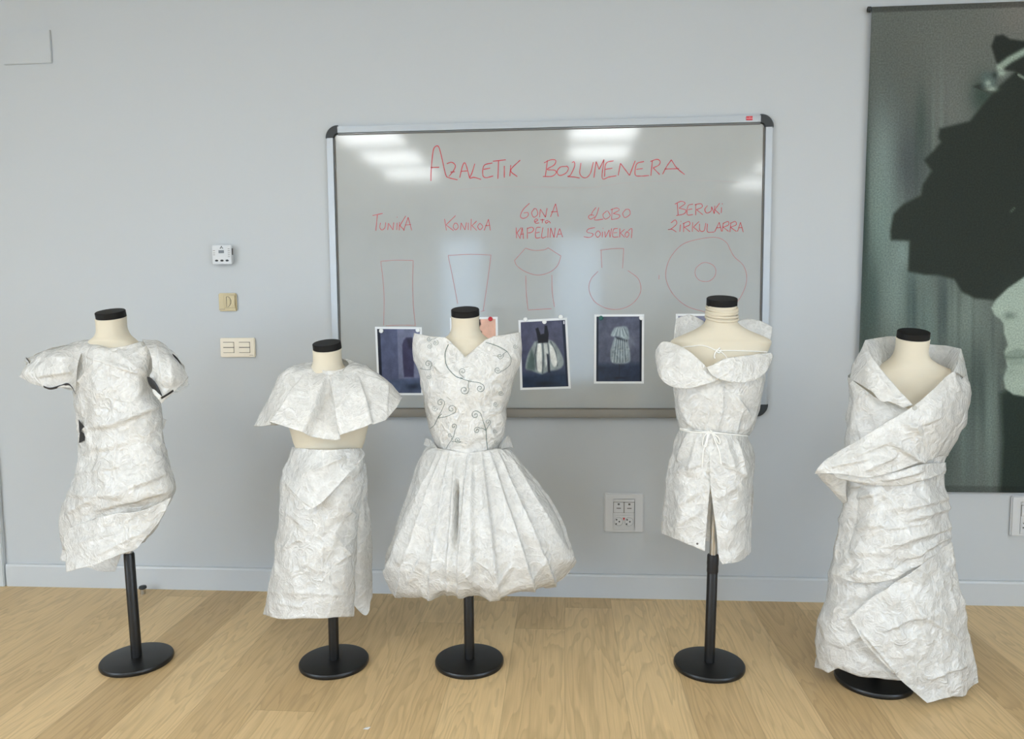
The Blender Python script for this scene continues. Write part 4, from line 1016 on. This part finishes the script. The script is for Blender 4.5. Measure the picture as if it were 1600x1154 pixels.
# ---------------------------------------------------------------- 3 balloon dress
def balloon():
    t = thing('paper_balloon_dress', 'white paper dress with embroidered bodice and wide balloon skirt', 'dress', (MQ[3][0], MQ[3][1], .6), 'paper garments on dress forms')
    rows = [([(647, 520), (671, 525), (697, 527), (714, 543), (727, 558), (744, 543), (758, 531), (771, 525), (813, 519)], .075, .07, 22),
            ([(645, 548), (690, 556), (727, 570), (765, 556), (816, 549)], .092, .08),
            ([(652, 573), (727, 588), (811, 572)], .105, .085),
            ([(659, 605), (727, 612), (802, 600)], .112, .085),
            ([(665, 635), (727, 638), (792, 634)], .105, .08),
            ([(672, 672), (727, 674), (789, 672)], .098, .08),
            ([(684, 702), (727, 706), (778, 704)], .096, .08),
            ([(686, 716), (727, 720), (776, 716)], .096, .08)]
    s = Shell(3, rows)
    folds = [(690, 690, 725, 640, 8, .004), (775, 690, 750, 640, 8, .004), (668, 560, 700, 590, 8, .004), (795, 560, 765, 600, 8, .004), (727, 560, 729, 690, 3, .002), (760, 650, 785, 640, 5, .003), (680, 650, 670, 630, 5, .003)]
    bod = finish('bodice', s.G, True, P1, t, 21, .42, folds, None, .0007, True)
    surf = cast([bod])
    C3 = lambda x, y: (580+x/2.309, 460+y/2.309)
    def spiral(cx, cy, r, start, turns=1.6, d=1):
        return [(cx+r*(1-k/26)*math.cos(start+d*turns*2*math.pi*k/24), cy+r*(1-k/26)*math.sin(start+d*turns*2*math.pi*k/24)) for k in range(25)]
    def emb(pts, r=.0009): drape('embroidery', [C3(*q) for q in pts], r*.72, M['thread'], bod, surf, 60, .0015)
    for L, r in (([(278, 180), (268, 205), (267, 230), (275, 262), (305, 295), (330, 302)], .0013), ([(305, 295), (345, 310), (390, 318)]+spiral(393, 338, 17, -1.4), .0010), (spiral(330, 277, 14, 2.0, 1.4, 1)[::-1]+[(335, 300)], .0008), ([(352, 312)]+spiral(336, 344, 18, -.7), .0010),
                 ([(413, 172), (440, 180), (465, 190), (490, 205)], .0013), ([(490, 205), (505, 230), (500, 255), (475, 275)]+spiral(456, 272, 13, .3), .0009), ([(490, 205)]+spiral(465, 222, 12, -.6), .0008),
                 ([(163, 262), (190, 270), (215, 270)]+spiral(205, 250, 15, 1.0, 1.4, -1), .0009), (spiral(207, 297, 9, -1.2), .0007), (spiral(208, 160, 9, 0)[::-1]+[(225, 160), (246, 152)], .0008), (spiral(232, 174, 11, -1.2), .0007), (spiral(210, 186, 10, -1.2), .0007), (spiral(520, 187, 9, 0), .0006),
                 ([(212, 484), (228, 470), (240, 445), (255, 430)], .0011), ([(240, 445), (258, 410)]+spiral(250, 390, 15, .3, 1.4, -1), .0009), ([(240, 445), (270, 440)]+spiral(290, 413, 17, 1.0, 1.5, -1), .0009), (spiral(228, 410, 11, 0), .0006),
                 ([(270, 556), (280, 538), (296, 515), (302, 490)]+spiral(298, 475, 10, .4, 1.4, -1), .0010), ([(290, 522)]+spiral(284, 506, 8, .4), .0007), ([(290, 530)]+spiral(312, 524, 12, .5), .0008),
                 ([(420, 560), (416, 525), (414, 490), (405, 460)], .0013), ([(405, 460), (395, 430)]+spiral(376, 434, 16, -.6, 1.5, -1), .0010), ([(414, 490)]+spiral(421, 460, 11, 1.2, 1.4, -1), .0008), ([(414, 490), (400, 482)]+spiral(382, 490, 13, -.6, 1.5, -1), .0009),
                 (spiral(468, 355, 10, 0), .0006), (spiral(448, 395, 10, 0), .0006), (spiral(450, 532, 8, 0), .0006), (spiral(447, 492, 8, 0), .0006)):
        emb(L, r)
    rows = [([(676, 698), (700, 703), (727, 708), (750, 706), (786, 700)], .102, .09),
            ([(664, 703), (700, 712), (727, 716), (760, 712), (800, 702)], .11, .10),
            ([(652, 728), (727, 738), (824, 732)], .135, .12),
            ([(640, 766), (727, 775), (851, 766)], .165, .15),
            ([(622, 818), (735, 824), (880, 816)], .20, .18),
            ([(607, 862), (742, 868), (894, 862)], .22, .2),
            ([(602, 886), (745, 896), (894, 880)], .222, .2),
            ([(607, 915), (680, 920), (745, 916), (800, 922), (880, 902)], .21, .19),
            ([(618, 932), (645, 929), (671, 935), (692, 922), (723, 931), (749, 923), (766, 940), (797, 928), (858, 914)], .185, .17, -10),
            ([(632, 930), (680, 930), (727, 926), (770, 934), (845, 912)], .14, .14, -6),
            ([(665, 905), (727, 905), (805, 900)], .09, .09)]
    s2 = Shell(3, rows, 420, .0045, .8)
    lines = [(692, 705, 628, 900, .016), (703, 706, 672, 915, .020), (712, 708, 700, 900, .012), (732, 708, 716, 930, .020), (738, 708, 738, 880, .012), (752, 706, 776, 900, .020), (764, 705, 822, 880, .018), (776, 703, 858, 890, .018), (684, 704, 612, 870, .012), (790, 701, 880, 850, .012)]
    def pleats(Q, P):
        fr = P[:, 1] < MQ[3][1]+.03; h = np.zeros(len(Q))
        v = np.clip((Q[:, 1]-700)/60, 0, 1)*np.clip((945-Q[:, 1])/60, .25, 1)
        for xa, ya, xb, yb, a in lines:
            tt = (Q[:, 1]-ya)/(yb-ya); x = xa+(xb-xa)*tt; d = Q[:, 0]-x; sg = -1 if xb < 727 else 1
            d = d*sg; wd = 5+14*np.clip(tt, 0, 1)
            h += a*np.where(d < 0, np.exp(-np.abs(d)/wd), np.exp(-np.abs(d)/2.2))
        # back pleats
        ang = np.arctan2(P[:, 1]-MQ[3][1], P[:, 0]-MQ[3][0]); hb = .012*(np.abs(np.sin(ang*7))-.5)
        sl = np.exp(-((Q[:, 0]-(714-.02*(Q[:, 1]-770)))/2.2)**2)*np.clip((Q[:, 1]-745)/30, 0, 1)*np.clip((860-Q[:, 1])/40, 0, 1)
        return np.where(fr, (1.5*h-.010)*v-.045*sl, hb*v)
    folds = [(660, 870, 640, 910, 8, .008), (800, 880, 770, 920, 9, .008), (850, 870, 830, 905, 8, .008), (730, 890, 745, 920, 6, .006), (620, 880, 650, 860, 8, .006)]
    finish('balloon_skirt', s2.G, True, P1, t, 22, .42, folds, pleats)
    bs = [[(666, 684, -.03), (674, 688, .0), (684, 700, .05)], [(662, 695, -.03), (670, 700, .0), (680, 706, .06)]]
    finish('waist_ruffle', patch(3, bs), False, P2, t, 23, .3)
    bs = [[(786, 690, .05), (793, 680, .0), (797, 686, -.03)], [(780, 705, .06), (795, 698, .0), (802, 700, -.03)]]
    finish('waist_ruffle', patch(3, bs), False, P2, t, 24, .3)
balloon()

# ---------------------------------------------------------------- 4 petal-collar dress
def petal():
    t = thing('paper_petal_dress', 'white paper dress with petal collar, tied waist cord and front slit', 'dress', (MQ[4][0], MQ[4][1], .6), 'paper garments on dress forms')
    rows = [([(1052, 568), (1100, 586), (1128, 592), (1160, 586), (1199, 566)], .098, .085, -12),
            ([(1051, 600), (1125, 604), (1195, 592)], .106, .09),
            ([(1053, 639), (1122, 640), (1187, 638)], .104, .09),
            ([(1058, 660), (1118, 664), (1178, 664)], .098, .085),
            ([(1062, 669), (1116, 675), (1169, 679)], .094, .08)]
    s = Shell(4, rows)
    folds = [(1129, 600, 1128, 640, 3, .005), (1128, 640, 1120, 672, 3, .005), (1075, 664, 1090, 630, 6, .005), (1100, 672, 1108, 640, 5, .005), (1150, 676, 1160, 640, 6, .005), (1065, 640, 1085, 615, 6, .004), (1175, 650, 1150, 620, 6, .005), (1085, 668, 1070, 645, 5, .005)]
    bod = finish('bodice', s.G, True, P1, t, 31, .42, folds)
    # skirt: two wrapped halves meeting at the slit
    def half(seed, top, rws):
        K = [top]+rws; return K
    Lh = [[(1062, 668, 0), (1075, 672, .07), (1095, 675, .092), (1114, 676, .099)],
          [(1048, 711, 0), (1068, 716, .085), (1092, 718, .112), (1116, 720, .12)],
          [(1040, 759, 0), (1062, 764, .095), (1088, 765, .122), (1110, 756, .128)],
          [(1036, 800, 0), (1058, 808, .10), (1082, 814, .126), (1105, 812, .132)],
          [(1033, 834, 0), (1056, 842, .10), (1080, 851, .126), (1101, 860, .132)]]
    Rh = [[(1108, 675, .096), (1130, 677, .096), (1152, 678, .075), (1169, 679, 0)],
          [(1108, 718, .124), (1135, 718, .118), (1160, 714, .085), (1179, 708, 0)],
          [(1110, 757, .134), (1138, 760, .125), (1162, 758, .09), (1177, 745, 0)],
          [(1117, 815, .138), (1140, 818, .128), (1160, 812, .09), (1174, 800, 0)],
          [(1123, 868, .138), (1142, 874, .128), (1160, 868, .09), (1172, 856, 0)],
          [(1128, 881, .138), (1144, 878, .128), (1160, 873, .09), (1171, 859, 0)]]
    f1 = [(1075, 680, 1060, 720, 8, .008), (1090, 680, 1075, 740, 8, .007), (1060, 790, 1090, 770, 8, .005), (1050, 740, 1095, 725, 8, .006), (1060, 820, 1095, 800, 8, .004)]
    f2 = [(1130, 682, 1145, 730, 8, .008), (1150, 685, 1160, 740, 8, .007), (1120, 780, 1150, 760, 8, .005), (1125, 720, 1165, 745, 8, .006), (1135, 830, 1165, 800, 8, .004)]
    a = finish('skirt_half', patch(4, Lh), False, P1, t, 32, .5, f1); b = finish('skirt_half', patch(4, Rh), False, P1, t, 33, .5, f2)
    Bk = [[(1062, 668, 0), (1085, 670, -.07), (1115, 672, -.085), (1145, 674, -.07), (1169, 679, 0)], [(1040, 759, 0), (1075, 759, -.10), (1108, 759, -.12), (1145, 755, -.10), (1177, 745, 0)], [(1034, 832, 0), (1070, 838, -.11), (1105, 845, -.125), (1140, 850, -.11), (1172, 856, 0)]]
    finish('skirt_back', patch(4, Bk), False, P2, t, 34, .4)
    ey = cast([a])(1089.5, 849, .0016)
    if ey is not None: lathe('eyelet', [(.0035, 0), (.0035, .001), (.0012, .0012)], ey, M['grey_line'], a, 14, 30, 'y')
    # petals
    def pet(top, bot, seed, mid=None):
        rws = [top]+([mid] if mid else [])+[bot]; return finish('collar_petal', patch(4, rws), False, P1, t, seed, .28)
    pet([(1026, 547, .03), (1032, 536, .05), (1040, 533, .06), (1054, 537, .085), (1076, 548, .115), (1106, 574, .128), (1128, 592, .128)],
        [(1025, 565, .035), (1032, 590, .08), (1048, 603, .105), (1072, 607, .128), (1099, 601, .14), (1115, 596, .138), (1128, 592, .13)], 35,
        [(1024.5, 556, .035), (1032, 562, .07), (1046, 568, .095), (1066, 575, .12), (1090, 585, .136), (1112, 588, .138), (1128, 592, .131)])
    pet([(1104, 574, .142), (1120, 566, .136), (1136, 559, .13), (1167, 555, .11), (1190, 552, .08), (1203, 551, .05)],
        [(1104, 574, .146), (1115, 587, .15), (1136, 595.5, .146), (1163, 597.5, .125), (1191, 587, .085), (1207, 557, .04)], 36,
        [(1104, 574, .144), (1118, 578, .149), (1136, 579, .144), (1163, 577, .122), (1190, 570, .085), (1206, 554, .045)])
    pet([(1056, 498, -.09), (1066, 494, -.10), (1080, 492, -.10), (1100, 502, -.09)], [(1052, 534, -.07), (1066, 532, -.08), (1082, 526, -.08), (1100, 514, -.08)], 37)
    pet([(1150, 504, -.09), (1160, 500, -.10), (1172, 498, -.10), (1191, 502, -.10), (1207, 511, -.09)], [(1150, 510, -.08), (1165, 520, -.075), (1180, 528, -.07), (1196, 538, -.06), (1204, 532, -.08)], 38)
    # cords
    surf = cast([bod, a, b]); body = cast([o for o in bpy.data.objects if o.name.startswith('bust') and abs(parent_loc(o).x-MQ[4][0]) < .05])
    drape('waist_cord', [(1062.5, 669), (1075, 671.5), (1095, 673), (1115, 675), (1140, 678), (1168.5, 679.5)], .0021, M['cord'], t, surf, 50, .003)
    drape('waist_cord', [(1062.5, 671), (1078, 674), (1100, 675.5), (1125, 676.5), (1150, 679), (1168, 681)], .0021, M['cord'], t, surf, 50, .003)
    drape('bow_tail', [(1107, 674), (1103, 690), (1099, 705), (1097, 730)], .0021, M['cord'], t, surf, 30, .004)
    drape('bow_tail', [(1112, 675), (1118, 690), (1124, 706), (1127, 724)], .0021, M['cord'], t, surf, 30, .004)
    drape('bow_loop', [(1107, 675), (1100, 682), (1098, 694), (1103, 697), (1106, 684), (1109, 676)], .0019, M['cord'], t, surf, 40, .005)
    drape('bow_loop', [(1109, 675), (1116, 680), (1121, 690), (1125, 693), (1123, 684), (1112, 675)], .0019, M['cord'], t, surf, 40, .005)
    drape('knot', [(1106, 673), (1109, 676), (1112, 674), (1109, 672.5)], .0032, M['cord'], t, surf, 14, .006)
    for o in (a, b): pass
    drape('neck_cord', [(1060, 543), (1078, 541), (1096, 539.5), (1110, 543), (1120, 547), (1150, 547.5), (1180, 548.5), (1198, 550)], .0016, M['cord'], t, body, 50, .002)
    drape('neck_cord', [(1119, 546), (1126, 549), (1132, 554), (1136, 559)], .0016, M['cord'], t, body, 16, .0025)
    drape('neck_cord', [(1122, 546), (1118, 550), (1116, 556), (1117, 560)], .0026, M['cord'], t, body, 16, .003)
    drape('neck_cord', [(1125, 543), (1120, 548), (1124, 551), (1127, 546)], .0022, M['cord'], t, body, 16, .0035)
petal()

# ---------------------------------------------------------------- 5 long wrap
def wrap():
    t = thing('paper_wrap_coat', 'long white paper wrap coat reaching the floor, rightmost garment', 'coat', (MQ[5][0], MQ[5][1], .5), 'paper garments on dress forms')
    rows = [([(1329, 590), (1365, 620), (1427, 640), (1480, 610), (1512, 585)], .11, .10, -25),
            ([(1325, 620), (1415, 645), (1514, 610)], .122, .105),
            ([(1322, 660), (1410, 668), (1508, 655)], .128, .11),
            ([(1321, 700), (1405, 704), (1484, 698)], .125, .11),
            ([(1320, 735), (1400, 740), (1477, 728)], .118, .105),
            ([(1317, 775), (1396, 780), (1475, 774)], .122, .105),
            ([(1312, 818), (1394, 822), (1481, 818)], .13, .11),
            ([(1302, 870), (1390, 876), (1487, 862)], .138, .115),
            ([(1288, 930), (1390, 935), (1496, 925)], .145, .12),
            ([(1277, 985), (1390, 990), (1510, 985)], .148, .125),
            ([(1276, 1043), (1294, 1051), (1310, 1043), (1343, 1056), (1400, 1062), (1460, 1066), (1524, 1056)], .135, .125, -18)]
    s = Shell(5, rows, 260)
    folds = [(1330, 760, 1400, 752, 8, .008), (1400, 750, 1470, 738, 7, .008), (1320, 870, 1380, 872, 9, .006), (1400, 870, 1478, 840, 8, .008), (1340, 660, 1350, 700, 6, .004),
             (1300, 960, 1330, 930, 8, .005), (1310, 1010, 1350, 990, 8, .005)]
    finish('coat_body', s.G, True, P1, t, 41, .6, folds)
    # overlapping middle layer with its slanting lower edge
    mid = [[(1318, 742), (1360, 752), (1410, 742), (1450, 735), (1478, 724)], [(1317, 775), (1360, 785), (1405, 782), (1445, 776), (1477, 772)], [(1312, 820), (1355, 832), (1400, 832), (1445, 822), (1482, 812)], [(1305, 862), (1345, 875), (1392, 872), (1440, 852), (1484, 828)], [(1299, 896), (1322, 906), (1348, 911), (1392, 906), (1430, 888), (1468, 862), (1485, 842)]]
    f2 = [(1340, 778, 1375, 770, 6, .004), (1368, 790, 1362, 766, 7, .006), (1408, 794, 1476, 776, 13, .011), (1414, 812, 1482, 792, 11, .010), (1335, 826, 1385, 818, 8, .004), (1392, 852, 1482, 822, 15, .011), (1325, 862, 1392, 866, 10, .004), (1420, 874, 1484, 838, 8, .008), (1345, 893, 1400, 884, 7, .003), (1380, 826, 1440, 818, 6, .004)]
    finish('middle_layer', patch(5, mid, s, .020), False, P1, t, 41, .6, f2)
    # lower right panel sweeping to the floor
    low = [[(1326, 965), (1362, 935), (1403, 908), (1440, 882), (1484, 845)], [(1340, 988), (1375, 965), (1415, 940), (1455, 915), (1494, 890)], [(1359, 1014), (1395, 1000), (1430, 985), (1470, 970), (1508, 960)], [(1403, 1058), (1430, 1046), (1460, 1034), (1492, 1020), (1522, 1018)], [(1428, 1080), (1450, 1076), (1478, 1066), (1505, 1056), (1529, 1050)], [(1449, 1098), (1466, 1093), (1485, 1088), (1508, 1086), (1530, 1066)]]
    low = [[(x, y, max(s.dep(x, y), .02)+(.018 if y < 1000 else .03)) for x, y in r] for r in low]
    f3 = [(1420, 920, 1450, 1010, 9, .006), (1440, 960, 1500, 1000, 9, .006), (1380, 985, 1440, 960, 9, .006), (1450, 1060, 1510, 1040, 8, .006), (1480, 900, 1490, 960, 8, .005), (1345, 985, 1400, 1052, 4, .005)]
    finish('lower_panel', patch(5, low), False, P1, t, 43, .6, f3)
    # diagonal wrap over the chest ending in a point at the left
    dg = [[(1302, 708, .13), (1330, 693, .15), (1365, 672, .165), (1427, 634, .165), (1460, 607, .15), (1490, 580, .10), (1508, 590, .0)],
          [(1290, 718, .135), (1325, 705, .158), (1370, 688, .176), (1430, 658, .178), (1470, 634, .15), (1500, 618, .09), (1515, 607, .0)],
          [(1277, 732, .13), (1318, 724, .162), (1368, 714, .18), (1425, 694, .178), (1465, 676, .14), (1495, 664, .08), (1510, 655, .0)],
          [(1273, 738, .12), (1310, 740, .158), (1359, 745, .178), (1405, 733, .172), (1440, 722, .15), (1466, 714, .09), (1480, 712, .0)]]
    f4 = [(1390, 690, 1450, 728, 5, .008), (1330, 715, 1390, 690, 8, .006), (1420, 670, 1470, 650, 8, .005), (1300, 728, 1360, 716, 8, .006), (1410, 660, 1440, 675, 6, .006), (1350, 735, 1400, 712, 8, .006)]
    finish('diagonal_wrap', patch(5, dg), False, P1, t, 44, .5, f4)
    un = [[(1273, 738, .12), (1296, 740, .12), (1325, 744, .11)], [(1290, 756, .08), (1305, 760, .09), (1322, 765, .09)], [(1318, 786, .05), (1320, 785, .06), (1323, 784, .07)]]
    finish('wrap_underside', patch(5, un), False, P2, t, 45, .3)
    bl = [[(1300, 738, .13), (1360, 742, .16), (1405, 734, .16), (1440, 725, .15), (1478, 722, .04)], [(1310, 748, .135), (1360, 752, .158), (1410, 746, .156), (1445, 738, .14), (1478, 732, .04)], [(1320, 750, .12), (1360, 756, .15), (1410, 758, .15), (1445, 748, .13), (1477, 740, .04)]]
    finish('belt_fold', patch(5, bl), False, P1, t, 46, .45, [(1380, 750, 1440, 735, 5, .008), (1430, 750, 1476, 735, 5, .008)])
    # left collar flap and the standing back collar
    lc = [[(1352, 531, .01), (1357, 545, .05), (1365, 561, .085), (1395, 598, .125), (1427, 634, .15)], [(1343, 548, .01), (1350, 562, .06), (1360, 582, .10), (1385, 608, .135), (1420, 634, .152)], [(1332, 573, .0), (1342, 585, .06), (1357, 603, .11), (1378, 620, .14), (1410, 636, .15)], [(1329, 592, .02), (1345, 601, .08), (1364, 613, .125), (1378, 627, .142), (1402, 624, .152)]]
    finish('collar_flap', patch(5, lc), False, P1, t, 47, .35, [(1352, 560, 1400, 625, 6, .004)])
    bc = [[(1352, 531, .01), (1375, 527, -.06), (1400, 525.5, -.09), (1449, 537, -.09), (1480, 540, -.06), (1502, 545, .0)], [(1359, 553, .055), (1378, 550, -.04), (1402, 548, -.08), (1449, 558, -.08), (1476, 566, -.04), (1496, 568, .05)], [(1366, 580, .085), (1386, 584, -.03), (1408, 584, -.085), (1449, 590, -.085), (1474, 592, -.03), (1490, 586, .09)]]
    finish('back_collar', patch(5, bc), False, P1, t, 48, .22)
    rc = [[(1452, 540, -.08), (1480, 541, -.06), (1502, 545, .0), (1507, 562, -.03)], [(1486, 584, .09), (1496, 572, .07), (1505, 566, .02), (1512, 582, -.03)], [(1484, 592, .11), (1500, 590, .075), (1510, 590, .02), (1516, 602, -.03)]]
    rc = [[(1502, 545, .0), (1505, 555, -.02), (1507, 565, -.05)], [(1497, 562, .05), (1506, 570, .02), (1511, 585, -.05)], [(1489, 580, .10), (1503, 588, .05), (1514, 604, -.04)]]
    finish('collar_flap', patch(5, rc), False, P1, t, 49, .2)
    b = at(1429, 637, MQ[5][1]-.186)
    lathe('button', [(.0065, 0), (.007, .001), (.0066, .0028), (.004, .0032), (.001, .0026)], b, M['button'], t, 24, 50, 'y')
wrap()
